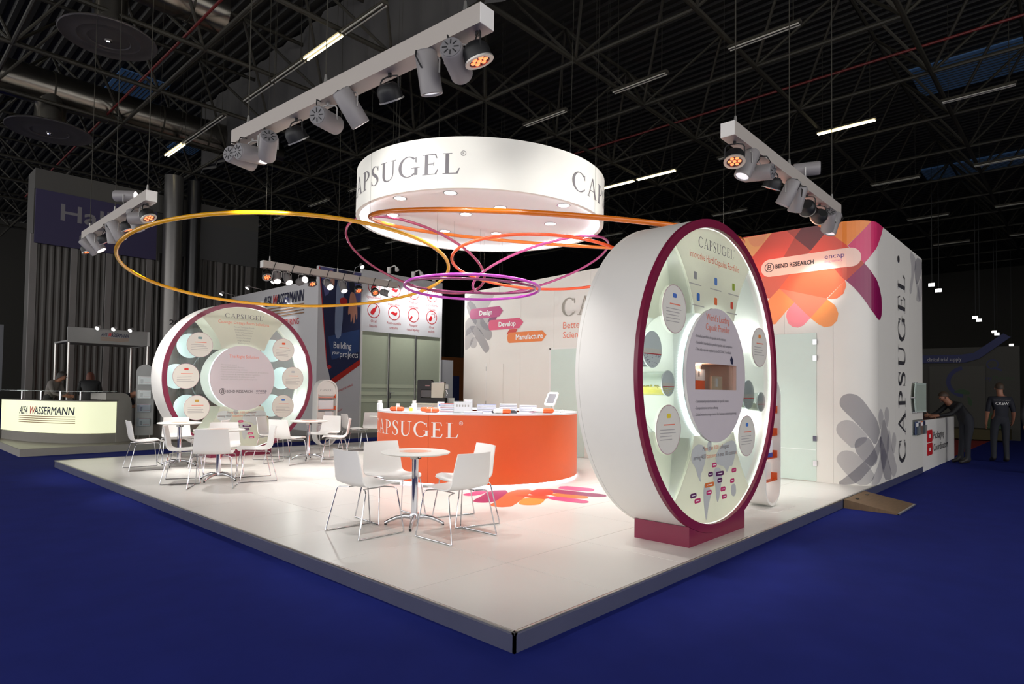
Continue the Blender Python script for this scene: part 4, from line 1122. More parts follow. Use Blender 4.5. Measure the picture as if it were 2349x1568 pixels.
def sector(sgn):
    out = [(-.785, 1.125)]
    out = []
    a0, a1 = 125.3, 54.7
    for i in range(21):
        a = R(a0 + (a1 - a0) * i / 20)
        out.append((1.376 * cos(a), 1.376 * sin(a)))
    def side(s): return [(s * (.785 * (1 - t) ** 2 + 2 * .50 * t * (1 - t) + .42 * t * t), 1.12 * (1 - t) ** 2 + 2 * .84 * t * (1 - t) + .555 * t * t) for t in [i / 8 for i in range(1, 9)]]
    out += side(1)
    out += [(.42 * (1 - i / 6) - .42 * i / 6, .555) for i in range(1, 6)]
    out += list(reversed(side(-1)))
    return [(x, sgn * z) for x, z in out]
def info_disc(root, x, z, r, y, accent, seed):
    rnd = random.Random(seed)
    b = MB(); b.prism(circle(x, z, r, n=40), front(y), 0, .006); o = b.build('info_disc', M_card, root)
    f = front(y - .006)
    b = MB()
    for q in crescent(x, z, r, r, .006, .006, 0, 360, 40): b.add([f(u, v, .001) for u, v in q], [(0, 1, 2, 3)])
    b.build('disc_rim', mat('mauve_rim', (190, 150, 160), .5, noise=0), o, angle=0)
    b = MB(); b.add([f(x - .4 * r, z + .17 * r, .001), f(x + .5 * r, z + .17 * r, .001), f(x + .5 * r, z + .22 * r, .001), f(x - .4 * r, z + .22 * r, .001)], [(0, 1, 2, 3)])
    b.build('printed_heading', M_cortext, o, angle=0)
    b = MB()
    for k in range(4 + rnd.randint(0, 1)):
        zz, w = z - .02 * r - k * .13 * r, rnd.uniform(.9, 1.35) * r
        b.add([f(x - .68 * r, zz, .001), f(x - .68 * r + w, zz, .001), f(x - .68 * r + w, zz + .035 * r, .001), f(x - .68 * r, zz + .035 * r, .001)], [(0, 1, 2, 3)])
    b.build('printed_lines', M_line, o, angle=0)
    b = MB(); decal(b, rrect(x - .16 * r, x + .16 * r, z + .46 * r, z + .64 * r, .06 * r), f, .001); b.build('printed_icon', mat('icon_%d_%d' % accent[:2], accent, .5, noise=0), o, angle=0)
def wheel(nm, lb, X, Y, right):
    root = thing(nm, lb, 'display', (X, Y, G))
    zc = WZ - G
    c = (0, 0, zc)
    b = MB(); b.lathe([(1.382, 0), (WR, 0), (WR, .035), (1.382, .035)], 128, c, (0, 1, 0), closed=True); b.build('front_ring', M_burg, root)
    b = MB(); b.lathe([(WR - .03, .036), (WR - .002, .036), (WR - .002, .565), (WR - .03, .565)], 128, c, (0, 1, 0), closed=True); b.build('rim_band', M_white, root)
    b = MB(); b.lathe([(1.382, .566), (WR, .566), (WR, .60), (1.382, .60)], 128, c, (0, 1, 0), closed=True); b.build('back_ring', M_white, root)
    b = MB(); b.lathe([(0, .05), (1.40, .05), (1.40, .058), (0, .058)], 96, c, (0, 1, 0)); b.build('front_glass', M_clear, root)
    b = MB(); b.lathe([(0, .550), (1.40, .550), (1.40, .558), (0, .558)], 96, c, (0, 1, 0)); b.build('back_panel', M_inside if right else M_clear, root)
    for s in (1, -1):
        b = MB(); b.prism(sector(s), front(.049), 0, .004); b.build('printed_sector', M_milk, root)
        b = MB(); b.prism(sector(s), front(.548), 0, .004); b.build('printed_sector', M_milk, root)
    # hub: a drum between the two glasses, ringed with LEDs
    b = MB(); b.lathe([(.60, .062), (.61, .062), (.61, .546), (.60, .546)], 96, c, (0, 1, 0), closed=True); b.build('hub_band', M_inside, root)
    win = (-.46, .42, -.137, .105)
    out = circle(0, 0, .632, n=64)
    b = MB(); f0, f1 = front(.047), front(.020)
    if right:
        hole = [(win[0], win[2]), (win[0], win[3]), (win[1], win[3]), (win[1], win[2])]
        pts = out + hole
        tri = tessellate_polygon([[Vector((x, z, 0)) for x, z in out], [Vector((x, z, 0)) for x, z in hole]])
        b.add([f1(x, z) for x, z in pts], [tuple(t) for t in tri])
        n = len(out)
        b.add([f1(x, z) for x, z in out] + [f0(x, z) for x, z in out], [(i, (i + 1) % n, n + (i + 1) % n, n + i) for i in range(n)])
    else:
        b.prism(out, front(.047), 0, .027)
    hub = b.build('hub_disc', M_hub, root, 30)
    ft = front(.019)
    b = MB(); b.lathe([(.613, .075), (.618, .075), (.618, .095), (.613, .095)], 96, c, (0, 1, 0), closed=True); b.build('led_strip', M_glow, hub)
    b = MB(); nb = 150
    for k in range(nb):
        a = 2 * pi * k / nb
        b.box(-.006, .006, .072, .098, .618, .626, 0, Matrix.Translation(c) @ Matrix.Rotation(a, 4, 'Y'))
    tag(b.build('led_beads', M_ledw, hub), kind='stuff')
    b = MB(); b.lathe([(1.414, .037), (1.428, .037), (1.428, .048), (1.414, .048)], 96, c, (0, 1, 0), closed=True); b.build('added_rim_fill', mat('added_rim_glow', (235, 245, 240), .4, emit=1.3, emit_rgb=(228, 246, 236), noise=0), root)  # glowing strip added behind the ring to brighten the wheel's inside
    for a in (72, 108, 252, 288, 20, 160, 200, 340):  # assumed lamps, added inside the rim to brighten the wheel
        p = Vector((1.40 * cos(R(a)), .30, zc + 1.40 * sin(R(a))))
        pk_ = MB().cyl(p * 1.0, p - Vector((cos(R(a)), 0, sin(R(a)))) * .015, .03, n=14).build('added_fill_puck', M_lens, root)
        ld = bpy.data.lights.new('added_fill_light', 'POINT'); ld.energy = P_FILL if right else P_FILL * .55; ld.color = (.93, 1, .96); ld.shadow_soft_size = .03
        lo = bpy.data.objects.new('added_fill_light', ld); COL.objects.link(lo); lo.parent = root; lo.location = p - Vector((cos(R(a)), 0, sin(R(a)))) * .06
    # base, cut to the wheel's curve
    poly = [(-.59, 0), (.59, 0)]
    for i in range(17):
        x = .59 - 1.18 * i / 16
        poly.append((x, zc - sqrt((WR + .002) ** 2 - x * x)))
    b = MB(); b.prism(poly, lambda x, z, h: Vector((x, h, z)), .005, .555); b.build('plinth', M_burg, root, 30)
    # prints
    if right:
        b = MB(); capsugel(b, front(.044), -.36, 1.17, .095, .76, up=.001); b.build('lettering', M_greytext, root, angle=0)
        f4 = front(.044)
        line(root, M_cortext, 'Innovative Hard Capsules Portfolio', f4, -.53, 1.055, .062, 1.06, up=.001)
        line(root, M_cortext, 'More than 3100 colleagues', f4, .02, -.70, .042, .56, 'c', .001)
        line(root, M_cortext, 'serving 4000 customers in over 100 countries', f4, .02, -.772, .042, .92, 'c', .001)
        line(hub, M_cortext, "World's Leading", ft, 0, .505, .062, .50, 'c', .001)
        line(hub, M_cortext, 'Capsule Provider', ft, 0, .415, .062, .51, 'c', .001)
        for s, z, w in (('- Broadest portfolio of capsules in the industry', .335, .64), ('- Unrivalled standards in product quality and compliance', .275, .78), ('- The only capsule supplier to be EXCiPACT certified', .215, .75),
                        ('- Customized product solutions for specific needs', -.255, .70), ('- Comprehensive services offering', -.315, .47), ('- Global manufacturing network for business continuity planning', -.375, .88)):
            line(hub, M_greytext, s, ft, -.465, z, .026, w, up=.001)
        b = MB(); decal(b, [(.30, .20), (.345, .155), (.33, .115), (.29, .12), (.27, .16)], ft, .001); b.build('certificate_mark', M_navy, hub, angle=0)
        b = MB()
        for k, (x, z, ac) in enumerate(((-.42, .86, (150, 150, 150)), (.0, .86, (90, 130, 190)), (.40, .86, (150, 170, 60)), (-.36, .67, (60, 110, 180)), (0, .67, (226, 110, 60)), (.36, .67, (210, 80, 60)))):
            i = MB(); decal(i, rrect(x - .03, x + .03, z, z + .07, .012), front(.044), .001); i.build('product_mark', mat('mark_%d_%d' % (ac[0], ac[1]), ac, .5, noise=0), root, angle=0)
            b.add([front(.044)(x - .12, z - .05, .001), front(.044)(x + .12, z - .05, .001), front(.044)(x + .12, z - .04, .001), front(.044)(x - .12, z - .04, .001)], [(0, 1, 2, 3)])
        b.build('printed_lines', M_line, root, angle=0)
        for k, (x, z, ac) in enumerate(((-.80, .55, (70, 110, 190)), (-.89, -.48, (232, 206, 60)), (1.07, .33, (234, 140, 60)), (.74, -.605, (70, 120, 200)))): info_disc(root, x, z, .21, .049, ac, k)
        # recess with booklets
        b = MB(); x0, x1, z0, z1 = win; fb = lambda x, z, y: (x, y, z + zc)
        v = [fb(x0, z0, .022), fb(x1, z0, .022), fb(x1, z1, .022), fb(x0, z1, .022), fb(x0, z0, .30), fb(x1, z0, .30), fb(x1, z1, .30), fb(x0, z1, .30)]
        b.add(v, [(0, 1, 5, 4), (1, 2, 6, 5), (2, 3, 7, 6), (3, 0, 4, 7), (4, 5, 6, 7)]); b.build('recess', mat('recess_lining', (206, 176, 164), .5), hub, 20)
        b = MB(); b.lathe([(0, 0), (.04, 0), (.04, .006), (0, .006)], 20, (-.16, .15, z1 + zc - .012)); b.build('recess_lamp', M_lens, hub)
        ld = bpy.data.lights.new('recess_light', 'POINT'); ld.energy = 2.6; ld.color = (1, .62, .42); ld.shadow_soft_size = .03
        lo = bpy.data.objects.new('recess_light', ld); COL.objects.link(lo); lo.parent = root; lo.location = (-.16, .13, z1 + zc - .035)
        return root
    b = MB(); capsugel(b, front(.044), -.375, 1.155, .085, .745, up=.001); b.build('lettering', M_greytext, root, angle=0)
    f4 = front(.044)
    line(root, M_cortext, 'Capsugel Dosage Form Solutions', f4, -.5, 1.045, .058, 1.0, up=.001)
    line(root, M_cortext, 'More than 3100 colleagues', f4, 0, -.69, .042, .56, 'c', .001)
    line(root, M_cortext, 'serving 4000 customers in over 100 countries', f4, 0, -.755, .042, .92, 'c', .001)
    line(hub, M_cortext, 'The Right Solution', ft, 0, .385, .062, .57, 'c', .001)
    for k, s in enumerate(('Patented Technology Breadth', 'Bioavailability Enhancement', 'Modified & Targeted Release', 'Abuse Deterrence', 'Inhalation Formulations', 'High Potency', 'Biotherapeutics')):
        line(root, M_line, s, f4, 0, .975 - k * .052, .028, .40 - .03 * k, 'c', .001)
    for k, (s, w) in enumerate((('- Proven track record', .31), ('- Rapid Assessment Process', .46), ('- Science based technology selection', .52), ('- Global network of co-located product development & manufacturing', .95), ('- High containment & controlled substance capabilities', .77), ('- Multi-disciplinary teams & collaborative model', .67), ('- Inspected / approved by global regulatory agencies', .72))):
        line(hub, M_line, s, ft, -.45, .235 - k * .0455, .027, w, up=.001)
    b = MB()
    for q in crescent(-.395, -.262, .058, .058, .008, .008, 0, 360, 28): b.add([ft(x, z, .001) for x, z in q], [(0, 1, 2, 3)])
    write(b, 'B', ft, -.415, -.292, .066, .05, up=.0012, shear=.1); b.build('logo_ring', M_black, hub, angle=0)
    line(hub, M_black, 'BEND RESEARCH', ft, -.32, -.285, .05, .50, up=.001)
    line(hub, M_navy, 'encap', ft, .255, -.27, .055, .22, up=.001)
    line(hub, M_navy, 'drug delivery', ft, .255, -.305, .022, .2, up=.001)
    ACC = [(120, 150, 150), (220, 60, 50), (190, 150, 60), (226, 90, 50), (190, 190, 190), (60, 110, 190)]
    for k, (x, z) in enumerate(((-.82, .6), (-1.045, .01), (-.845, -.57), (.82, .595), (1.04, .02), (.838, -.558))):
        info_disc(root, x, z, .233, .049, ACC[k], 20 + k)
        b = MB(); b.prism(circle(x, z, .235, n=40), front(.548), 0, .005); b.build('back_disc', M_ice, root)
    return root
def map_print(root):
    for poly in CONT:
        b = MB(); decal(b, [(x + .02, z * .95 - .97) for x, z in smooth2(poly, 1)], front(.044), .001); b.build('printed_continent', M_map, root, angle=0)
    for k, (x, z, w, m) in enumerate(((-.02, -.845, .10, M_pillm), (-.10, -.925, .10, M_pillp), (.10, -.935, .17, M_pillp), (.42, -.93, .11, M_pillm), (-.12, -1.02, .19, M_pillo), (.10, -1.0, .11, M_pillp), (.38, -1.03, .10, M_pillm), (-.44, -1.085, .12, M_pillp), (-.13, -1.09, .11, M_pillm), (.17, -1.09, .11, M_pillm), (-.36, -1.14, .12, M_pillm), (.20, -1.165, .11, M_pillm))):
        b = MB(); decal(b, rrect(x - w / 2, x + w / 2, z - .021, z + .021, .018), front(.044), .002); o = b.build('city_pill', m, root, angle=0)
        b = MB(); b.add([front(.044)(x - w * .3, z - .003, .003), front(.044)(x + w * .3, z - .003, .003), front(.044)(x + w * .3, z + .004, .003), front(.044)(x - w * .3, z + .004, .003)], [(0, 1, 2, 3)]); b.build('city_name', M_wtext, o, angle=0)
wr = wheel('display_wheel', 'big white display wheel with burgundy rim standing at the right front', 3.06, .21, True)
wl = wheel('display_wheel', 'see-through display wheel with burgundy rim behind the left cafe tables', 2.75, 9.75, False)
for w_ in (wr, wl): map_print(w_)
# booklets in the recess
for k, (x, lb) in enumerate(((-.34, 'left orange and white booklet in the window of the right wheel'), (-.13, 'middle orange and white booklet in the window of the right wheel'))):
    t = thing('booklet', lb, 'booklet', (3.06 + x, .21 + .13, WZ - .135), 0, 'booklets in the wheel window')
    MB().box(-.09, .09, 0, .012, 0, .085).build('orange_half', M_orange, t)
    MB().box(-.09, .09, 0, .012, .085, .19).build('white_half', M_paper, t)
    MB().box(-.05, -.02, -.001, 0, .12, .17).build('printed_bottle', M_dark, t)
t = thing('booklet', 'cream booklet at the right in the window of the right wheel', 'booklet', (3.06 + .20, .21 + .12, WZ - .135))
MB().box(-.12, .12, 0, .012, 0, .13).build('cover', mat('cream_cover', (214, 190, 164), .5), t)
MB().box(-.03, .02, -.001, 0, .03, .11).build('printed_bottle', M_paper, t)
# clear tubes of capsules inside the right wheel
def capsule_tube(x, z, r, rgb, rgb2, lb, y1=.535):
    t = thing('capsule_tube', lb, 'tube', (3.06 + x, .21 + .062, WZ + z - r), 0, 'clear tubes of capsules in the right wheel')
    b = MB(); b.lathe([(r - .004, 0), (r, 0), (r, y1 - .07), (r - .004, y1 - .07)], 40, (0, 0, r), (0, 1, 0), closed=True); b.build('tube_wall', M_tube, t)
    b = MB(); b.lathe([(r, .0), (r + .006, .0), (r + .006, .012), (r, .012)], 40, (0, 0, r), (0, 1, 0)); b.build('tube_lip', mat('tube_lip', (226, 232, 232), .12), t)
    ri = r - .006
    b = MB(); h = -.30 * r
    a = math.acos(.30)
    arc = [(ri * sin(-a + 2 * a * i / 14), r - ri * cos(-a + 2 * a * i / 14)) for i in range(15)]
    b.prism(arc, lambda u, v, y: Vector((u, y, v)), .012, y1 - .09)
    b.build('fill_heap', mat('fill_%d' % rgb[0], rgb, .4), t)
    b = MB(); rnd = random.Random(int(rgb[0]))
    for k in range(110):
        xx = rnd.uniform(-1, 1) * ri * .92
        zlo = r - sqrt(max(0, ri * ri - xx * xx))
        top_ = rnd.random() < .5
        if top_: p = (xx, rnd.uniform(.02, y1 - .1), r + h + rnd.uniform(-.01, .012))
        else: p = (xx, .008, zlo + (r + h - zlo) * rnd.random())
        b.sphere(p, .010, 6, 4, 1.6, 1, .9, mi=int(rnd.random() < .45))
    tag(b.build('capsules', [mat('fill_%d' % rgb[0], rgb, .4), mat('fill_b_%d' % rgb2[0], rgb2, .4)], t), kind='stuff')
    b = MB(); zz = r * .72; hw = sqrt(r * r - (zz - r) ** 2) * .96
    b.prism([(-hw, zz), (hw, zz), (hw * 1.02, zz + r * .32), (-hw * 1.02, zz + r * .32)], lambda u, v, y: Vector((u, y, v)), -.003, 0); lbn = b.build('tube_label', M_card, t)
    b = MB(); b.prism([(-hw, zz), (hw, zz), (hw, zz + r * .05), (-hw, zz + r * .05)], lambda u, v, y: Vector((u, y, v)), -.004, -.003); b.build('red_stripe', M_red, lbn)
capsule_tube(-1.13, .185, .146, (66, 62, 90), (214, 210, 224), 'clear tube of blue-grey capsules at the upper left of the right wheel')
capsule_tube(-.865, -.09, .104, (224, 206, 60), (236, 222, 96), 'clear tube of yellow capsules at the left of the right wheel')
capsule_tube(.825, -.18, .146, (150, 158, 110), (198, 206, 160), 'clear tube of green capsules at the right of the right wheel')
capsule_tube(1.17, -.257, .100, (186, 178, 160), (220, 214, 200), 'small clear tube with few capsules near the right rim of the right wheel')

# ------------------------------------------------------------------ brochure racks of the stand
def rack(x, y, rz, lb):
    root = thing('brochure_rack', lb, 'rack', (x, y, G), rz)
    w, h, d = .245, 1.53, .26
    out = circle(0, h - w, w, n=18, a0=0, a1=180) + circle(0, w + .02, w, n=18, a0=180, a1=360)
    inn = circle(0, h - w, w - .03, n=18, a0=0, a1=180) + circle(0, w + .02, w - .03, n=18, a0=180, a1=360)
    n = len(out); b = MB()
    vs = [(u, yy, v) for yy in (0, d) for ring in (out, inn) for u, v in ring]
    fs = []
    for i in range(n):
        j = (i + 1) % n
        fs += [(i, j, n + j, n + i), (2 * n + j, 2 * n + i, 3 * n + i, 3 * n + j), (j, i, 2 * n + i, 2 * n + j), (n + i, n + j, 3 * n + j, 3 * n + i)]
    b.add(vs, fs).build('loop_frame', M_white, root)
    b = MB(); b.prism(rrect(-.34, .34, -.16, .42, .06), lambda u, v, z: Vector((u, v, z)), 0, .008); b.build('base_plate', M_white, root)
    b = MB(); b.prism(circle(0, h - w, w - .032, n=24, a0=0, a1=180) + [(-w + .032, h - w - .12), (w - .032, h - w - .12)], lambda u, v, yy: Vector((u, yy, v)), .05, .06); hd = b.build('header_panel', M_white, root)
    b = MB(); capsugel(b, lambda u, v, q=0: Vector((u, .05 - q, v)), -.15, h - w - .02, .045, .30, up=.001, reg=False); b.build('lettering', M_greytext, hd, angle=0)
    for k in range(4):
        z = .30 + k * .27
        b = MB()
        b.box(-w + .03, w - .03, .03, .12, z, z + .012); b.box(-w + .03, -w + .045, .03, .12, z, z + .09); b.box(w - .045, w - .03, .03, .12, z, z + .09)
        sh = b.build('tray', M_orange, root)
        MB().box(-w + .05, w - .05, .10, .104, z + .012, z + .22, 0).build('back_board', M_white, sh)
    return root
rack(4.97, 10.42, R(-8), 'white loop-shaped brochure rack right of the left display wheel')
rack(4.98, .42, R(0), 'white loop-shaped brochure rack peeping out behind the right display wheel')
LBS = ('white leaflets on the second tray from the top of the left rack', 'white leaflets on the third tray from the top of the left rack', 'white leaflets standing higher at the right of the third tray of the left rack')
for k, (x, z, w, h) in enumerate(((4.97, G + .30 + .54 + .013, .36, .20), (4.95, G + .30 + .013, .30, .17), (5.05, G + .30 + .27 + .013, .17, .22))):
    o = MB().bbox(-w / 2, w / 2, 0, .02, 0, h, .002).build('leaflet_pack', M_paper); o.location = (x, 10.42 + .075, z); o.rotation_euler = (0, 0, R(-8))
    tag(o, LBS[k], 'leaflets')
o = MB().bbox(-.14, .14, 0, .02, 0, .20, .002).build('leaflet_pack', M_paper); o.location = (5.02, .42 + .075, G + .30 + .27 + .013)
tag(o, 'white leaflet with blue foot in the rack behind the right wheel', 'leaflets')
MB().box(-.141, .141, -.001, 0, 0, .05).build('blue_foot', mat('leaflet_blue', (50, 80, 170), .5), o)

# ------------------------------------------------------------------ coffee bar and machine, ramp
t = thing('coffee_bar', 'white side cabinet under the coffee machine behind the counter', 'cabinet', (6.95, 8.72, G))
MB().bbox(-.55, .55, -.30, .30, 0, .99, .004).build('cabinet_body', M_white, t)
MB().bbox(-.58, .58, -.33, .33, .99, 1.03, .004).build('cabinet_top', mat('cream_worktop', (228, 222, 204), .3), t)
for s in (-1, 1):
    d = MB().bbox(-.53 if s < 0 else .01, -.01 if s < 0 else .53, -.32, -.30, .06, .95, .003).build('cabinet_door', M_white, t)
    MB().tube([(s * .06, -.335, .75), (s * .06, -.345, .77), (s * .06, -.345, .85), (s * .06, -.335, .87)], .006).build('handle', M_chrome, d)
t = thing('coffee_machine', 'black and cream espresso machine with chrome taps', 'coffee machine', (6.74, 8.80, G + 1.03), R(-47))
MB().bbox(-.34, .30, -.22, .22, 0, .12, .01).build('drip_base', M_black, t)
b = MB(); b.prism([(-.34, .10), (-.26, .10), (-.26, .30), (-.02, .30), (-.02, .50), (-.05, .53), (-.32, .53), (-.34, .50)], lambda u, v, y: Vector((u, y, v)), -.22, .22); b.build('black_housing', M_black, t)
MB().bbox(-.28, -.02, -.19, .19, .13, .30, .01).build('group_panel', mat('smoke_panel', (70, 66, 68), .3), t)
b = MB(); b.prism([(-.02, .12), (.24, .12), (.27, .30), (.27, .46), (-.02, .46)], lambda u, v, y: Vector((u, y, v)), -.21, .21); b.build('cream_housing', mat('cream_enamel', (200, 196, 180), .3), t)
MB().tube([(-.2, -.2, .485), (.26, -.2, .475), (.26, .2, .475)], .008).build('cup_rail', M_chrome, t)
MB().box(-.16, -.06, -.2215, -.219, .38, .41).build('name_plate', mat('plate_rose', (150, 110, 110), .4), t)
MB().bbox(.28, .36, -.16, -.04, .33, .43, .006).build('knob_box', mat('pale_box', (176, 180, 176), .4), t)
MB().tube([(.27, -.1, .30), (.31, -.1, .28), (.33, -.1, .22), (.31, -.1, .17)], .018).build('steam_tap', M_chrome, t)
t = thing('milk_box', 'small grey cooler box beside the coffee machine', 'box', (7.05, 8.52, G + 1.03), R(-47))
MB().bbox(-.07, .07, -.08, .08, 0, .12, .006).build('box_body', mat('pale_box', (176, 180, 176), .4), t)
b = MB(); b.prism([(0, 0), (-.62, 0), (-.62, .012), (-.02, G - .002), (0, G - .002)], lambda y, z, x: Vector((x, y, z)), 0, .98)
rp = b.build('wooden_ramp', mat('worn_plywood', (122, 98, 72), .7, noise=.25, scale=6, stretch=(1, 6, 1)))
rp.location = (6.26, -.005, 0)
tag(rp, 'brown plywood wedge ramp leaning at the platform edge', 'ramp')
for x in (.25, .72): MB().box(x - .03, x + .03, -.11, -.08, .101, .1075, 0, Matrix.Rotation(0, 4, 'X')).build('finger_slot', M_black, rp)
MB().box(.0, .98, -.622, -.60, .0, .016).build('ramp_edge', M_alu, rp)
# ------------------------------------------------------------------ neighbouring stand on the left
NZ = .15
nb = MB().bbox(-.14, 14.5, 13.3, 20.9, 0, NZ, .004).build('floor_neighbour', mat('grey_plinth', (150, 146, 138), .4, noise=.05))
tag(nb, 'grey raised floor of the neighbouring stand', kind='structure')
MB().box(-.13, 14.4, 13.31, 20.8, NZ, NZ + .004).build('floor_sheet', mat('warm_grey_floor', (128, 122, 112), .35), nb)
CP = [(.02, 16.7), (.28, 15.45), (.66, 14.55), (1.14, 14.02), (1.69, 13.92)]
def cat_curve(P, n=10):
    out = []
    for i in range(len(P) - 1):
        p0, p1, p2, p3 = P[max(0, i - 1)], P[i], P[i + 1], P[min(len(P) - 1, i + 2)]
        for j in range(n):
            t = j / n
            out.append(tuple(.5 * (2 * p1[k] + (p2[k] - p0[k]) * t + (2 * p0[k] - 5 * p1[k] + 4 * p2[k] - p3[k]) * t * t + (3 * p1[k] - p0[k] - 3 * p2[k] + p3[k]) * t ** 3) for k in range(2)))
    return out + [P[-1]]
CC = cat_curve(CP)
cum = [0]
for a, c in zip(CC, CC[1:]): cum.append(cum[-1] + sqrt((c[0] - a[0]) ** 2 + (c[1] - a[1]) ** 2))
def ac_fn(s, z, h=0.0):
    s = max(0, min(cum[-1] - 1e-6, s))
    i = max(k for k in range(len(cum) - 1) if cum[k] <= s)
    t = (s - cum[i]) / (cum[i + 1] - cum[i])
    a, c = CC[i], CC[i + 1]
    d = Vector((c[0] - a[0], c[1] - a[1])).normalized()
    nx, ny = d.y, -d.x     # outward: towards the aisle
    if nx * (-1) + ny * (-1) < 0: nx, ny = -nx, -ny
    return Vector((a[0] + (c[0] - a[0]) * t + nx * h, a[1] + (c[1] - a[1]) * t + ny * h, z))
def ac_band(z0, z1, h0, h1, n=44):
    b = MB(); vs = []
    for i in range(n + 1):
        s = cum[-1] * i / n
        vs += [ac_fn(s, z0, h1), ac_fn(s, z1, h1), ac_fn(s, z1, h0), ac_fn(s, z0, h0)]
    fs = [(4 * i + j, 4 * i + 4 + j, 4 * i + 4 + (j + 1) % 4, 4 * i + (j + 1) % 4) for i in range(n) for j in range(4)]
    fs += [(0, 1, 2, 3), tuple(4 * n + j for j in (3, 2, 1, 0))]
    return b.add(vs, fs)
ac = thing('lit_reception_desk', 'curved reception desk with glowing cream front and dark italic lettering', 'desk')
M_glowpanel = mat('backlit_cream_panel', (226, 230, 188), .4, emit=.70, emit_rgb=(236, 238, 202), noise=.12, scale=1.6)
ac_band(.37, 1.08, -.03, 0).build('lit_front', M_glowpanel, ac)
ac_band(NZ + .004, .36, -.06, -.02).build('desk_plinth', mat('desk_grey', (120, 116, 108), .5), ac)
ac_band(1.082, 1.10, -.45, .005).build('desk_top', mat('desk_grey', (120, 116, 108), .5), ac)
ac_band(1.30, 1.312, -.30, .02).build('glass_ledge', glass_mat('ledge_glass', (.8, .86, .84), .15), ac)
for s in (.9, 1.7, 2.3, 2.8): MB().cyl(ac_fn(s, 1.10, -.08), ac_fn(s, 1.30, -.08), .018, n=10).build('ledge_post', M_chrome, ac)
b = MB(); b.prism([(0, NZ + .004), (.42, NZ + .004), (.42, 1.0), (.38, 1.16), (.28, 1.25), (.16, 1.28), (-.30, 1.28), (-.30, 1.13), (.05, 1.12), (0, 1.06)], lambda u, z, w: Vector((1.70 + u * .86 - w * .4, 13.93 + u * .5 + w * .8, z)), 0, .5)
b.build('end_block', mat('desk_end_grey', (158, 154, 146), .45), ac)
def alfa(b, fn, x, y, h, w, up=.004):
    """italic condensed name in two colours over five stripes: 0 dark, 1 red, 2 tan"""
    k = w / 10.6
    write(b, 'ALFA', fn, x, y, h, 2.15 * k, shear=.28, up=up, mi=0, bold=h * .02)
    write(b, 'W', fn, x + 2.5 * k, y, h, 1.25 * k, shear=.28, up=up, mi=1, bold=h * .03)
    write(b, 'ASSERMANN', fn, x + 3.75 * k, y, h, 6.6 * k, shear=.1, up=up, mi=0, bold=h * .03)
    return [[(x - .1 * k, y - h * (.32 + .27 * q)), (x + w, y - h * (.32 + .27 * q)), (x + w, y - h * (.22 + .27 * q)), (x - .1 * k, y - h * (.22 + .27 * q))] for q in range(4)]
def alfa_mark(parent, fn, x, y, h, w, up=.004):
    b = MB(); st = alfa(b, fn, x, y, h, w, up); b.build('lettering', AM, parent, angle=0)
    for q in st:
        b = MB(); decal(b, q, fn, up, 0, .1); b.build('stripe', M_tan, parent, angle=0)
AM = [M_navy, M_red, M_tan]
alfa_mark(ac, ac_fn, 1.0, .78, .17, 1.75)
# low canopy behind the desk
t = thing('desk_canopy', 'grey square canopy on thin posts behind the glowing desk', 'canopy', (0, 0, NZ + .004))
b = MB()
MB().bbox(1.34, 3.2, 17.0, 17.06, 2.40, 2.80, .004).build('canopy_front', mat('canopy_grey', (134, 132, 130), .5), t)
MB().bbox(3.2, 3.26, 17.0, 18.6, 2.40, 2.80, .004).build('canopy_side', mat('canopy_pale', (190, 188, 186), .5), t)
MB().box(1.36, 3.2, 17.06, 18.6, 2.42, 2.46).build('canopy_soffit', mat('canopy_grey', (134, 132, 130), .5), t)
for x, y in ((1.38, 17.03), (3.22, 17.03), (3.22, 18.5), (1.38, 18.5)): MB().cyl((x, y, 0), (x, y, 2.42), .025, n=10).build('post', M_alu, t)
alfa_mark(t, plane_fn((0, 17.0, 0), (1, 0, 0), (0, 0, 1), (0, -1, 0)), 2.08, 2.60, .10, .66)
for k, x in enumerate((1.95, 2.32, 2.72)):
    s = thing('arm_spotlight', '%s of the three small spotlights on the grey canopy' % ('left', 'middle', 'right')[k], 'lamp', (x + .06, 17.0, 2.955), 0, 'canopy spotlights')
    MB().tube([(0, .02, 0), (0, -.06, .05), (-.02, -.12, .04)], .008).build('arm', M_alu, s)
    MB().cyl((.02, -.10, .05), (-.06, -.16, -.01), .035, .055, n=16).build('lamp_head', M_can, s)
    MB().cyl((-.06, -.16, -.01), (-.064, -.163, -.013), .05, n=16).build('lens', M_lens, s)
# display racks of the neighbour
def nrack(x, y, lb, rz):
    t = thing('literature_stand', lb, 'rack', (x, y, NZ + .004), rz)
    b = MB(); b.prism([(-.19, .10), (.19, .10)] + circle(0, 1.62, .19, n=16, a0=0, a1=180), lambda u, v, d: Vector((u, d, v)), 0, .04); b.build('stand_board', mat('stand_grey', (168, 168, 166), .45), t)
    MB().cyl((-.12, .02, 0), (-.12, .02, .12), .015, n=8).build('foot', M_alu, t); MB().cyl((.12, .02, 0), (.12, .02, .12), .015, n=8).build('foot', M_alu, t)
    MB().box(-.2, .2, -.1, .14, 0, .012).build('base_plate', M_alu, t)
    for k in range(4):
        z = .32 + k * .335
        h = MB().box(-.15, .13, -.05, -.045, z, z + .2).build('pocket', glass_mat('pocket_%d' % k, (.9, .92, .92), .2) if 'pocket_%d' % k not in MATS else MATS['pocket_%d' % k], t)
        MB().box(-.10, .12, -.04, -.02, z + .01, z + .19).build('flyer', M_paper, h)
        MB().box(-.10, .12, -.041, -.04, z + .18, z + .19).build('red_edge', M_red, h); MB().box(-.09, -.04, -.041, -.04, z + .03, z + .13).build('printed_figure', M_navy, h); MB().box(-.02, .11, -.041, -.04, z + .04, z + .05).build('red_line', M_red, h)
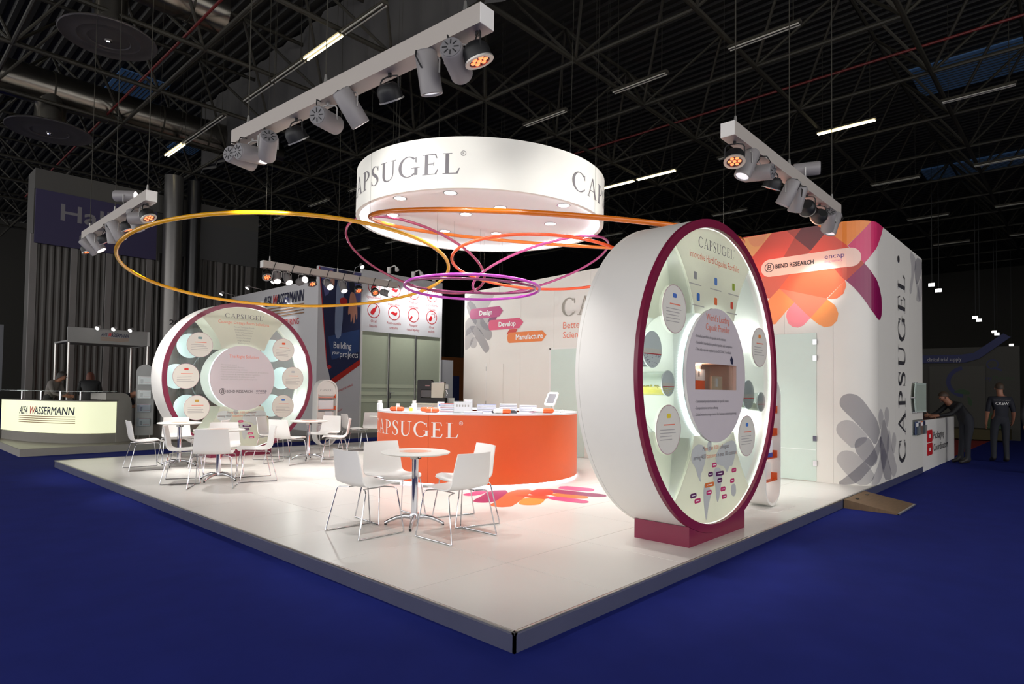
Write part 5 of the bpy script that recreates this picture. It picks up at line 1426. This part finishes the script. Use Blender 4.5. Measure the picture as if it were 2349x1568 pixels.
nrack(2.42, 14.45, 'tall grey literature stand with four flyer pockets right of the glowing desk', R(-20))
nrack(-.35, 17.2, 'tall grey literature stand cut by the left edge of the view', R(-30))
# wall with the name, facing the aisle
M_nwall = mat('neighbour_wall_white', (206, 204, 206), .5, noise=.02)
nw = thing('name_wall', 'pale wall with dark italic name and tan stripes behind the left wheel', 'wall panel', (7.0, 14.5, NZ + .004))
MB().box(0, .12, .12, 6.1, 0, 4.55).build('wall_board', M_nwall, nw)
MB().box(-.012, 0, 3.0, 6.0, 0, 2.85).build('orange_niche', mat('orange_niche', (206, 84, 40), .5), nw)
nf = lambda x, z, h=0: Vector((-h, 3.9 - x, z - NZ))
alfa_mark(nw, nf, .35, 4.12, .34, 2.75, up=.02)
line(nw, M_red, 'MANUFACTURING', nf, .8, 3.42, .19, 2.0, up=.02)
nl = bpy.data.lights
for k, (y, z) in enumerate(((20.3, 4.62), (18.2, 4.70), (16.4, 4.78))):
    s = thing('arm_spotlight', '%s arm spotlight from the left above the italic name wall' % ORD[k], 'lamp', (7.0, y, 4.70), 0, 'spotlights over the name wall')
    MB().tube([(.05, 0, -.05), (-.05, 0, .06), (-.45, 0, .10)], .012).build('arm', M_alu, s)
    MB().cyl((-.42, 0, .13), (-.50, 0, .03), .04, .07, n=16).build('lamp_head', M_can, s)
    MB().cyl((-.50, 0, .03), (-.503, 0, .026), .062, n=16).build('lens', M_lens, s)
    ld = bpy.data.lights.new('arm_light', 'SPOT'); ld.energy = 75; ld.spot_size = R(64); ld.spot_blend = .6; ld.shadow_soft_size = .04
    lo = bpy.data.objects.new('arm_light', ld); COL.objects.link(lo); lo.parent = s; lo.location = (-.51, 0, .02)
    lo.rotation_euler = Vector((.45, 0, -1)).to_track_quat('-Z', 'Y').to_euler()
# picture wall with the gloved hand
gw = thing('picture_wall', 'tall navy picture wall with a hand, vials and red diagonal band', 'wall panel', (7.0, 14.5, NZ + .004))
MB().box(.0, 1.5, 0, .12, 0, 4.95).build('wall_board', M_nwall, gw)
gf = lambda x, z, h=0: Vector((x - 7.0, -h, z - NZ))
def gp(nm, polys, rgb, up, rough=.45):
    b = MB()
    for p in polys: decal(b, p, gf, up)
    b.build(nm, mat('pic_%d_%d_%d' % rgb, rgb, rough, noise=.12, scale=3), gw, angle=0)
gp('navy_print', [[(7.03, 5.08), (8.48, 5.08), (8.48, 2.3), (7.5, 1.55), (7.33, 2.2)]], (34, 40, 74), .002)
gp('blue_glow_print', [[(7.35, 3.0), (8.45, 3.3), (8.45, 2.6), (7.5, 2.3)]], (44, 66, 112), .003)
gp('lilac_print', [[(7.05, 5.08), (7.5, 5.08), (7.35, 4.3), (7.22, 4.2)], [(8.1, 5.08), (8.48, 5.08), (8.48, 4.0), (8.25, 4.0)]], (92, 90, 140), .0035)
gp('red_line_print', [[(7.0, 5.08), (7.035, 5.08), (7.36, 2.1), (7.33, 2.1)]], (176, 36, 40), .004)
gp('vial_print', [smooth2([(7.62, 4.95), (7.86, 4.95), (7.84, 3.1), (7.66, 2.9), (7.56, 3.2)], 1)], (128, 140, 168), .004)
gp('red_cap_print', [circle(7.86, 4.12, .14, .12, n=16), circle(7.42, 2.08, .07, .06, n=12)], (178, 40, 44), .005)
gp('sleeve_print', [[(7.95, 5.08), (8.18, 5.08), (8.28, 4.45), (8.1, 4.42)]], (34, 34, 48), .005)
gp('hand_print', [smooth2([(8.1, 4.45), (8.26, 4.42), (8.34, 4.1), (8.37, 3.7), (8.33, 3.55), (8.30, 3.85), (8.27, 3.5), (8.22, 3.45), (8.21, 3.8), (8.16, 3.5), (8.12, 3.5), (8.12, 3.8), (8.04, 3.7), (8.02, 3.8), (8.06, 4.15)], 1), smooth2([(7.35, 5.0), (7.5, 5.0), (7.55, 4.6), (7.48, 4.5), (7.38, 4.7)], 1)], (190, 132, 112), .006)
gp('red_band_print', [[(7.5, 1.52), (8.49, 2.18), (8.49, 2.36), (7.5, 1.72)]], (172, 40, 30), .006)
for s, x, z, h, w in (('Building', 7.55, 2.66, .20, .62), ('your', 7.50, 2.48, .11, .25), ('projects', 7.77, 2.40, .19, .64)): line(gw, M_wtext, s, gf, x, z, h, w, up=.007)
tf = lambda x, z, h=0: gf(7.45 + x * .93 - z * .2, .55 + z + x * .36, h)
for k, s in enumerate(('Technology support', 'Validation', 'Formulation and analytical method', 'Stability studies', 'Scale-up trials', 'Registration dossier')): line(gw, M_red, s, tf, 0, 1.0 - k * .19, .075, (.55, .30, .98, .4, .3, .5)[k], up=.007)
# meeting booth with frosted glass and an icon board
bt = thing('meeting_booth', 'glazed meeting booth with a white board of red circle icons above', 'booth', (8.51, 14.5, NZ + .004))
MB().bbox(0, 3.34, 0, .10, 3.12, 5.07, .006).build('icon_board', mat('icon_board_white', (222, 220, 222), .5, noise=.02), bt)
for x in (.0, 1.06, 2.16, 3.28): MB().bbox(x, x + .06, .0, .08, 0, 3.12, .004).build('mullion', M_alu if 0 < x < 3.2 else M_white, bt)
M_booth = mat('sage_frosted_glass', (196, 203, 178), .22, noise=.03)
M_boothb = mat('pale_sage_film', (222, 228, 200), .3, noise=0)
for x0, x1 in ((.06, 1.06), (1.12, 2.16), (2.22, 3.28)):
    g = MB().box(x0, x1, .03, .042, .02, 3.12).build('glass_panel', M_booth, bt)
    for z in (.86, 1.08, 1.32): MB().box(x0, x1, .027, .03, z, z + .12).build('film_band', M_boothb, g)
b = MB(); b.bbox(1.14, 1.19, -.01, .03, 1.0, 1.2, .003); b.tube([(1.165, -.01, 1.17), (1.165, -.05, 1.17), (1.30, -.05, 1.17)], .01); b.build('door_lever', M_alu, bt)
MB().box(0, 3.34, .10, 2.6, 3.14, 3.2).build('booth_roof', M_nwall, bt); MB().box(0, .08, .1, 2.6, 0, 3.14).build('side_wall', M_nwall, bt); MB().box(0, 3.34, 2.5, 2.6, 0, 3.14).build('rear_wall', M_booth, bt)
bfn = lambda x, z, h=0: Vector((x, -h, z - NZ))
CAPT = [('Oral', 'liquids'), ('Non-sterile', 'creams'), ('Aseptic', 'nasal spray'), ('Oral', 'solids')]
CAPU = [('Lyophilised', 'products'), ('Liquid', 'injectables'), ('Prefilled', 'syringes'), ('Non-sterile', 'liquids')]
for row, (zc_, caps) in enumerate(((3.95, CAPT), (4.72, CAPU))):
    for k in range(4):
        x = .46 + k * .80
        b = MB()
        for q in crescent(x, zc_, .24, .24, .025, .025, 0, 360, 32): b.add([bfn(u, v, .003) for u, v in q], [(0, 1, 2, 3)])
        ic = b.build('icon_ring', M_red, bt, angle=0)
        b = MB()
        sh = [[(-.12, -.10), (-.02, -.15), (.08, -.0), (.10, .08), (.14, .13), (.08, .16), (.05, .10), (-.05, .06), (-.13, -.05)], [(-.15, -.02), (-.06, .06), (.04, .0), (.14, .05), (.10, -.08), (.0, -.08), (-.08, -.03)], [(-.16, -.13), (-.10, -.17), (-.03, -.06), (-.09, -.02)], [(-.13, -.10), (-.08, -.15), (-.02, -.12), (.05, .0), (-.04, .06), (-.12, -.04)]][k]
        decal(b, [(x + u, zc_ + v) for u, v in (smooth2(sh, 1) if k != 2 else sh)], bfn, .004)
        if k == 3:
            for q in crescent(x + .06, zc_ + .06, .09, .09, .02, .02, -60, 150, 14): b.add([bfn(u, v, .004) for u, v in q], [(0, 1, 2, 3)])
        b.build('icon_shape', M_red, ic, angle=0)
        for j, s in enumerate(caps[k]): line(ic, mat('dull_red_print', (186, 70, 74), .6, noise=0), s, bfn, x, zc_ - .38 - j * .15, .085, None, 'c', .003)
for k, x in enumerate((9.5, 10.5, 11.4)):
    s = thing('board_lamp', '%s white stub lamp on top of the icon board' % ('left', 'middle', 'right')[k], 'lamp', (x, 14.45, NZ + 5.075), 0, 'lamps on the icon board')
    MB().cyl((0, 0, 0), (0, 0, .2), .07, n=16).build('lamp_stub', M_white, s)
    MB().tube([(0, 0, .18), (0, -.3, .22), (0, -.42, .12)], .02).build('arm', M_white, s)
    MB().cyl((0, -.40, .14), (0, -.44, .04), .05, .07, n=14).build('lamp_head', M_white, s)
    ld = bpy.data.lights.new('board_light', 'SPOT'); ld.energy = 210; ld.spot_size = R(90); ld.spot_blend = .6; ld.shadow_soft_size = .04
    lo = bpy.data.objects.new('board_light', ld); COL.objects.link(lo); lo.parent = s; lo.location = (0, -.45, .03)
    lo.rotation_euler = Vector((0, .4, -1)).to_track_quat('-Z', 'Y').to_euler()
s = thing('arm_spotlight', 'bright arm spotlight above the navy picture wall', 'lamp', (8.2, 14.45, 5.11), 0)
MB().tube([(0, .05, -.1), (0, -.05, .1), (0, -.35, .14)], .012).build('arm', M_alu, s)
MB().cyl((0, -.33, .17), (0, -.42, .07), .04, .07, n=16).build('lamp_head', M_can, s); MB().cyl((0, -.42, .07), (0, -.423, .066), .062, n=16).build('lens', M_lens, s)
o = MB().bbox(11.95, 12.45, 14.55, 14.63, NZ + .004, 2.5, .004).build('side_screen', M_nwall); tag(o, 'narrow white screen right of the glazed booth', 'screen')
o = MB().bbox(13.5, 17.5, 16.5, 16.6, 0, 2.75, .004).build('brown_partition', mat('brown_partition', (120, 66, 24), .6)); tag(o, 'brown partition in the gap left of the stand wall', 'partition')
MB().bbox(13.9, 14.5, 16.46, 16.5, 0, 2.0, .004).build('navy_poster', mat('navy_poster', (30, 36, 80), .6), o)
o = MB().box(-1.6, 1.0, 24, 24.1, 1.2, 3.4).build('sign_board', mat('dull_sign', (120, 120, 124), .6)); tag(o, 'dim sign board with pale blue capitals at the left edge', 'sign')
b = MB(); write(b, 'GROUP', plane_fn((0, 24, 0), (1, 0, 0), (0, 0, 1), (0, -1, 0)), .55, 2.55, .42, 1.9, 'r', up=.004); b.build('lettering', mat('sky_print', (90, 150, 190), .6, noise=0), o, angle=0)

# ------------------------------------------------------------------ beyond the side wall on the right
pk = thing('welcome_desk', 'white front of a low welcome desk with red blocks and dark lettering', 'desk', (11.52, .02, 0))
MB().bbox(0, 2.55, 0, .06, 0, .98, .004).build('desk_front', M_white, pk); MB().bbox(2.58, 3.75, .0, .06, 0, .98, .004).build('desk_front', M_white, pk); MB().box(0, 3.75, .06, .62, .93, .96).build('desk_top', mat('dark_red_top', (90, 20, 22), .5), pk)
pf = lambda x, z, h=0: Vector((x, -h, z))
for z in (.56, .30): 
    b = MB(); b.prism(rrect(.42, .95, z - .02, z + .22, .05), lambda u, v, h: pf(u, v, h), 0, .012); r_ = b.build('red_block', M_red, pk)
    b = MB(); b.prism(rrect(.60, .74, z + .06, z + .13, .01), lambda u, v, h: pf(u, v, h), .012, .016); b.build('white_square', M_white, r_)
line(pk, M_dark, 'Packaging', pf, 1.1, .58, .15, 1.25, up=.004)
line(pk, M_dark, 'Coordinators', pf, 1.1, .33, .15, 1.75, up=.004)
gs = thing('glass_sign', 'pale glass panel with a bulging edge on chrome studs beside the upright lettering', 'sign', (10.46, -.001, 1.16))
b = MB(); b.prism([(.0 + .0, .0), (.96, .0), (.96, .53), (.0, .53)] + [(-.10 * sin(pi * i / 8), .53 - .53 * i / 8) for i in range(1, 8)], lambda u, v, h: Vector((u, -h, v)), .05, .062); b.build('glass_panel', M_frost, gs, 30)
b = MB(); b.prism([(.06, .03), (.93, .03), (.93, .50), (.06, .50)] + [(.06 - .10 * sin(pi * i / 8), .50 - .47 * i / 8) for i in range(1, 8)], lambda u, v, h: Vector((u, -h, v)), .0625, .064); b.build('inner_sheet', mat('sage_sheet', (176, 188, 176), .3), gs, 30)
for u, v in ((.05, .0), (.9, .0), (.05, .53), (.9, .53), (-.11, .265)): MB().cyl((u, 0, v), (u, -.075, v), .012, n=10).build('chrome_stud', M_chrome, gs)
bh = thing('wall_leaflet_holder', 'clear leaflet holder with blue and orange leaflets under the pale glass panel', 'holder', (10.50, -.001, .75))
MB().box(0, .92, -.012, 0, 0, .27).build('back_plate', MATS['acrylic'], bh)
MB().box(0, .92, -.075, -.070, 0, .16).build('front_plate', MATS['acrylic'], bh)
MB().box(0, .92, -.075, 0, 0, .006).build('holder_floor', MATS['acrylic'], bh)
for k, rgb in enumerate(((70, 84, 120), (210, 212, 216), (216, 110, 50), (50, 62, 100))):
    MB().box(.03 + k * .225, .22 + k * .225, -.05, -.03, .008, .24).build('leaflet', mat('leaflet_%d' % rgb[0], rgb, .5), bh)
    MB().box(.05 + k * .225, .20 + k * .225, -.0505, -.05, .15, .22).build('printed_figure', M_navy if k % 2 else M_wtext, bh)
o = MB().box(15.3, 23.5, .1, 4.5, .0, .006).build('floor_red', mat('red_carpet', (150, 10, 10), .9)); tag(o, 'red carpet of the far stand', kind='structure')
fs_ = thing('far_stand', 'unlit far stand with blue ribbon, big letter C and green leaves', 'stand', (24, 0, 0))
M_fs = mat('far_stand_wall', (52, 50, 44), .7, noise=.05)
MB().box(0, .15, -.62, 4.5, 0, 3.15).build('stand_wall', M_fs, fs_)
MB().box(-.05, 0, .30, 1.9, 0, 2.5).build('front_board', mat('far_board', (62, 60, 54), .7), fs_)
ff = lambda x, z, h=0: Vector((-.055 - h, 2.2 - x, z))
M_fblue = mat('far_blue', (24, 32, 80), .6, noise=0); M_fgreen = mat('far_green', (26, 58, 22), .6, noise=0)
b = MB(); b.prism([(-1.5, 2.62), (1.35, 2.62), (1.75, 2.75), (2.6, 3.45), (2.4, 3.58), (1.6, 2.95), (1.25, 2.9), (-1.5, 2.9)], lambda u, v, h: Vector((-.02 - h, 2.2 - u, v)), 0, .06); rb = b.build('blue_ribbon', M_fblue, fs_)
b = MB(); write(b, 'clinical trial supply', lambda x, z, h=0: Vector((-.085 - h, 2.2 - x, z)), .25, 2.68, .13, 1.0, up=.003); b.build('lettering', M_line, rb, angle=0)
b = MB()
for q in crescent(1.35, 1.95, .55, .55, .13, .13, 100, 262, 24): b.add([ff(u, v, .005) for u, v in q], [(0, 1, 2, 3)])
b.build('letter_c', M_fblue, fs_, angle=0)
b = MB(); decal(b, smooth2([(.98, 1.6), (1.25, 1.72), (1.5, 1.6), (1.45, 1.5), (1.15, 1.55)], 1), ff, .006); decal(b, smooth2([(1.4, 1.5), (1.55, 1.3), (1.52, 1.1), (1.42, 1.2)], 1), ff, .006); b.build('leaf_print', M_fgreen, fs_, angle=0)
f2 = lambda x, z, h=0: Vector((-h, 2.2 - x, z))
b = MB()
for q in crescent(2.1, 2.55, .17, .17, .035, .035, 0, 360, 24): b.add([f2(u, v, .006) for u, v in q], [(0, 1, 2, 3)])
decal(b, [(2.1, 2.42), (2.14, 2.46), (2.36, 2.36), (2.34, 2.31)], f2, .007); b.build('letter_q', M_fblue, fs_, angle=0)
b = MB(); write(b, 'Quay', f2, 1.72, 2.02, .14, .36, up=.006); b.build('lettering', M_fblue, fs_, angle=0)
b = MB(); write(b, 'Pharma', f2, 2.12, 2.02, .14, .56, up=.006); b.build('lettering', M_fgreen, fs_, angle=0)
MB().box(-.06, -.01, -.3, .28, .0, .9).build('green_panel', M_fgreen, fs_)
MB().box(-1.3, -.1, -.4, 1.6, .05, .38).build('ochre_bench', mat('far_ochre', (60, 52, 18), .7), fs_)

# ------------------------------------------------------------------ people
SK = mat('skin', (158, 108, 84), .5, noise=.04); HAIRB = mat('dark_hair', (34, 26, 22), .6, noise=.15, scale=40); HAIRR = mat('auburn_hair', (84, 40, 24), .6, noise=.15, scale=40); HAIRG = mat('short_brown_hair', (70, 54, 42), .6, noise=.15, scale=40)
JEAN = mat('dark_jeans', (38, 40, 48), .8, noise=.1); BLKC = mat('black_jacket', (22, 22, 25), .7, noise=.1); NAVC = mat('navy_polo', (22, 24, 36), .75, noise=.08); SHOE = mat('dark_shoes', (40, 36, 34), .5); GREYC = mat('grey_pullover', (110, 104, 100), .8, noise=.08)
def person(lb, feet, yaw, J, top, legs, hair, hair_kind='short', seed=0, shoes=SHOE):
    """J: joint overrides in local axes (x forward, y left, z up)"""
    base = {'pel': (0, 0, .96), 'sp': (0, 0, 1.12), 'ch': (0, 0, 1.32), 'nb': (-.01, 0, 1.46), 'hb': (.02, 0, 1.555), 'hm': (.035, 0, 1.65), 'ht': (.02, 0, 1.725), 'ns': (.135, 0, 1.635)}
    for s, n in ((1, 'l'), (-1, 'r')):
        base.update({'sh' + n: (-.005, s * .185, 1.41), 'el' + n: (-.03, s * .235, 1.13), 'wr' + n: (.06, s * .24, .90), 'pa' + n: (.085, s * .24, .83),
                     'hi' + n: (0, s * .095, .92), 'kn' + n: (.02, s * .105, .50), 'an' + n: (-.02, s * .11, .085), 'he' + n: (-.06, s * .11, .04), 'to' + n: (.17, s * .12, .035)})
    base.update(J)
    rad = {'pel': (.15, .12), 'sp': (.135, .11), 'ch': (.16, .12), 'nb': (.075, .075), 'hb': (.062, .07), 'hm': (.078, .098), 'ht': (.06, .075), 'ns': (.014, .014)}
    for n in 'lr': rad.update({'sh' + n: (.072, .072), 'el' + n: (.048, .048), 'wr' + n: (.034, .03), 'pa' + n: (.036, .022), 'hi' + n: (.10, .10), 'kn' + n: (.066, .07), 'an' + n: (.048, .05), 'he' + n: (.04, .04), 'to' + n: (.036, .036)})
    E_ = [('pel', 'sp'), ('sp', 'ch'), ('ch', 'nb'), ('nb', 'hb'), ('hb', 'hm'), ('hm', 'ht'), ('hm', 'ns')]
    for n in 'lr': E_ += [('ch', 'sh' + n), ('sh' + n, 'el' + n), ('el' + n, 'wr' + n), ('wr' + n, 'pa' + n), ('pel', 'hi' + n), ('hi' + n, 'kn' + n), ('kn' + n, 'an' + n), ('an' + n, 'he' + n), ('an' + n, 'to' + n)]
    for s, n in ((1, 'l'), (-1, 'r')):
        w, p = Vector(base['wr' + n]), Vector(base['pa' + n])
        d = (p - w).normalized(); side = d.cross(Vector((0, s, 0))).normalized()
        for k, (off, L) in enumerate(((-.027, .075), (-.009, .085), (.009, .08), (.027, .062), (-.034, .05))):
            a = p + side * off + d * (.02 if k < 4 else -.02)
            c = a + d * L * .55 + side * (0 if k < 4 else -.025)
            e = c + d * L * .45 + Vector((0, -s * .018, 0))
            for nm, q in (('fa%s%d' % (n, k), a), ('fb%s%d' % (n, k), c), ('fc%s%d' % (n, k), e)): base[nm] = tuple(q); rad[nm] = (.0095, .0095)
            E_ += [('pa' + n, 'fa%s%d' % (n, k)), ('fa%s%d' % (n, k), 'fb%s%d' % (n, k)), ('fb%s%d' % (n, k), 'fc%s%d' % (n, k))]
    keys_ = list(base)
    me = bpy.data.meshes.new('body')
    me.from_pydata([base[k] for k in keys_], [(keys_.index(a), keys_.index(c)) for a, c in E_], [])
    ob = bpy.data.objects.new('body', me); COL.objects.link(ob)
    sm = ob.modifiers.new('skin', 'SKIN'); sm.use_smooth_shade = True
    for i, k in enumerate(keys_):
        v = me.skin_vertices[0].data[i]; v.radius = rad[k]; v.use_root = (k == 'pel')
    ob.modifiers.new('sub', 'SUBSURF').levels = 1
    dg = bpy.context.evaluated_depsgraph_get()
    nm = bpy.data.meshes.new_from_object(ob.evaluated_get(dg))
    bpy.data.objects.remove(ob); bpy.data.meshes.remove(me)
    nm.materials.clear()
    for m in (SK, top, legs, shoes): nm.materials.append(m)
    seg = []
    for a, c in E_:
        mi = 1
        if a in ('nb', 'hb', 'hm') or a[:2] in ('fa', 'fb', 'pa') or (a[:2] == 'wr'): mi = 0
        if a[:2] in ('hi', 'kn') : mi = 2
        if a == 'pel' and c[:2] == 'hi': mi = 2
        if a[:2] == 'an': mi = 3
        if top is NAVC and a[:2] == 'el': mi = 0
        seg.append((Vector(base[a]), Vector(base[c]), mi))
    for p in nm.polygons:
        c = p.center; best = None
        for a, e, mi in seg:
            d = e - a; t = max(0, min(1, (c - a).dot(d) / max(1e-9, d.length_squared)))
            q = (c - (a + d * t)).length
            if best is None or q < best[0]: best = (q, mi)
        p.material_index = best[1]; p.use_smooth = True
    root = thing('person', lb, 'person', feet, yaw)
    part('body', nm, root)
    hm = Vector(base['hm']); up = (Vector(base['ht']) - Vector(base['hb'])).normalized()
    fw = (Vector(base['ns']) - hm); fw = (fw - up * fw.dot(up)).normalized(); lf = up.cross(fw)
    HM = Matrix(((fw.x, lf.x, up.x, hm.x), (fw.y, lf.y, up.y, hm.y), (fw.z, lf.z, up.z, hm.z), (0, 0, 0, 1)))
    b = MB(); vs, fs = [], []
    n_, m_ = 18, 9
    low = {'short': -.02, 'long': -.30, 'bob': -.12}[hair_kind]
    for j in range(m_ + 1):
        th = pi * .62 * j / m_
        for i in range(n_):
            a = 2 * pi * i / n_
            back = .5 - .5 * cos(a)      # 0 in front, 1 behind
            t_ = th * (.55 + .45 * back)
            x, y, z = .112 * sin(t_) * cos(a) - .012, .088 * sin(t_) * sin(a), .118 * cos(t_) + .012
            if j > m_ - 3 and hair_kind != 'short': z += low * back * (j - m_ + 3) / 3; y *= 1.1; 
            vs.append(HM @ Vector((x, y, z)))
    for j in range(m_): fs += [(j * n_ + i, (j + 1) * n_ + i, (j + 1) * n_ + (i + 1) % n_, j * n_ + (i + 1) % n_) for i in range(n_)]
    b.add(vs, fs).build('hair', hair, root, 80)
    for s in (1, -1):
        b = MB(); b.sphere(HM @ Vector((-.0, s * .083, -.01)), .024, 8, 6, .8, .45, 1.2); b.build('ear', SK, root, 80)
        b = MB(); b.sphere(HM @ Vector((.088, s * .032, .012)), .011, 8, 6); b.build('eye', mat('eye_dark', (40, 34, 32), .3), root, 80)
    b = MB(); b.tube([HM @ Vector((.092, -.024, -.055)), HM @ Vector((.098, 0, -.055)), HM @ Vector((.092, .024, -.055))], .006, 6); b.build('mouth', mat('lips', (150, 90, 80), .5), root, 80)
    return root
# camera-left at the far right of the hall is (-.68, .73); the leaning man faces it
lean = {'pel': (-.10, 0, .96), 'sp': (.0, 0, 1.09), 'ch': (.17, 0, 1.22), 'nb': (.29, 0, 1.30), 'hb': (.36, 0, 1.36), 'hm': (.42, 0, 1.43), 'ht': (.42, 0, 1.51), 'ns': (.52, 0, 1.40),
        'shl': (.20, .185, 1.27), 'shr': (.20, -.185, 1.27), 'ell': (.42, .22, 1.07), 'elr': (.42, -.22, 1.07), 'wrl': (.62, .14, 1.04), 'wrr': (.62, -.14, 1.04), 'pal': (.69, .12, 1.03), 'par': (.69, -.12, 1.03),
        'hil': (-.10, .095, .92), 'hir': (-.10, -.095, .92), 'knl': (-.02, .11, .50), 'knr': (-.06, -.11, .50)}
person('man in a black jacket leaning on the white welcome desk', (14.05, -.30, 0), R(133), lean, BLKC, JEAN, HAIRG)
cr = person('man seen from behind in a navy polo shirt printed CREW', (15.0, -.86, 0), R(20), {'kn' + 'l': (.06, .105, .50), 'anl': (.05, .11, .085), 'hel': (.01, .11, .04), 'tol': (.24, .12, .035), 'wrr': (.12, -.27, .95), 'par': (.17, -.27, .89)}, NAVC, JEAN, HAIRG)
b = MB(); bk = lambda x, z, h=0: Vector((-.150 - h + .02 * abs(x) * 5, -x, z))
line(cr, M_wtext, 'CREW', bk, 0, 1.28, .062, .24, 'c', .004)
line(cr, M_line, 'event technical support', bk, 0, 1.375, .02, .30, 'c', .004)
person('man with short hair half hidden behind the end of the stand wall', (13.9, .95, 0), R(-60), {}, BLKC, JEAN, HAIRG)
person('person in dark clothes cut by the right edge of the view', (13.0, -1.62, 0), R(200), {}, BLKC, BLKC, HAIRB)
bow = {'ch': (.10, 0, 1.27), 'sp': (.03, 0, 1.10), 'nb': (.18, 0, 1.38), 'hb': (.24, 0, 1.44), 'hm': (.29, 0, 1.50), 'ht': (.28, 0, 1.58), 'ns': (.38, 0, 1.46), 'shl': (.11, .185, 1.34), 'shr': (.11, -.185, 1.34), 'ell': (.22, .23, 1.08), 'elr': (.22, -.23, 1.08), 'wrl': (.40, .15, 1.02), 'wrr': (.40, -.15, 1.02), 'pal': (.46, .12, 1.01), 'par': (.46, -.12, 1.01)}
person('dark-haired person in a pale sleeve bending behind the glowing desk', (.95, 16.75, NZ + .004), R(-40), bow, GREYC, BLKC, HAIRB, 'bob')
person('person with long auburn hair in black seen from behind at the glowing desk', (1.62, 15.95, NZ + .004), R(75), bow, BLKC, BLKC, HAIRR, 'long')
stoop = dict(bow); stoop.update({'pel': (-.12, 0, .80), 'sp': (0, 0, .92), 'ch': (.22, 0, 1.02), 'nb': (.34, 0, 1.06), 'hb': (.42, 0, 1.09), 'hm': (.48, 0, 1.12), 'ht': (.50, 0, 1.20), 'ns': (.56, 0, 1.06), 'shl': (.24, .185, 1.05), 'shr': (.24, -.185, 1.05), 'ell': (.34, .23, .80), 'elr': (.34, -.23, .80), 'wrl': (.5, .15, .78), 'wrr': (.5, -.15, .78), 'pal': (.56, .12, .77), 'par': (.56, -.12, .77), 'hil': (-.12, .095, .78), 'hir': (-.12, -.095, .78), 'knl': (.06, .11, .46), 'knr': (.06, -.11, .46)})
person('person in dark blue stooping between the glowing desk and the literature stand', (1.95, 15.0, NZ + .004), R(-30), stoop, NAVC, BLKC, HAIRB)
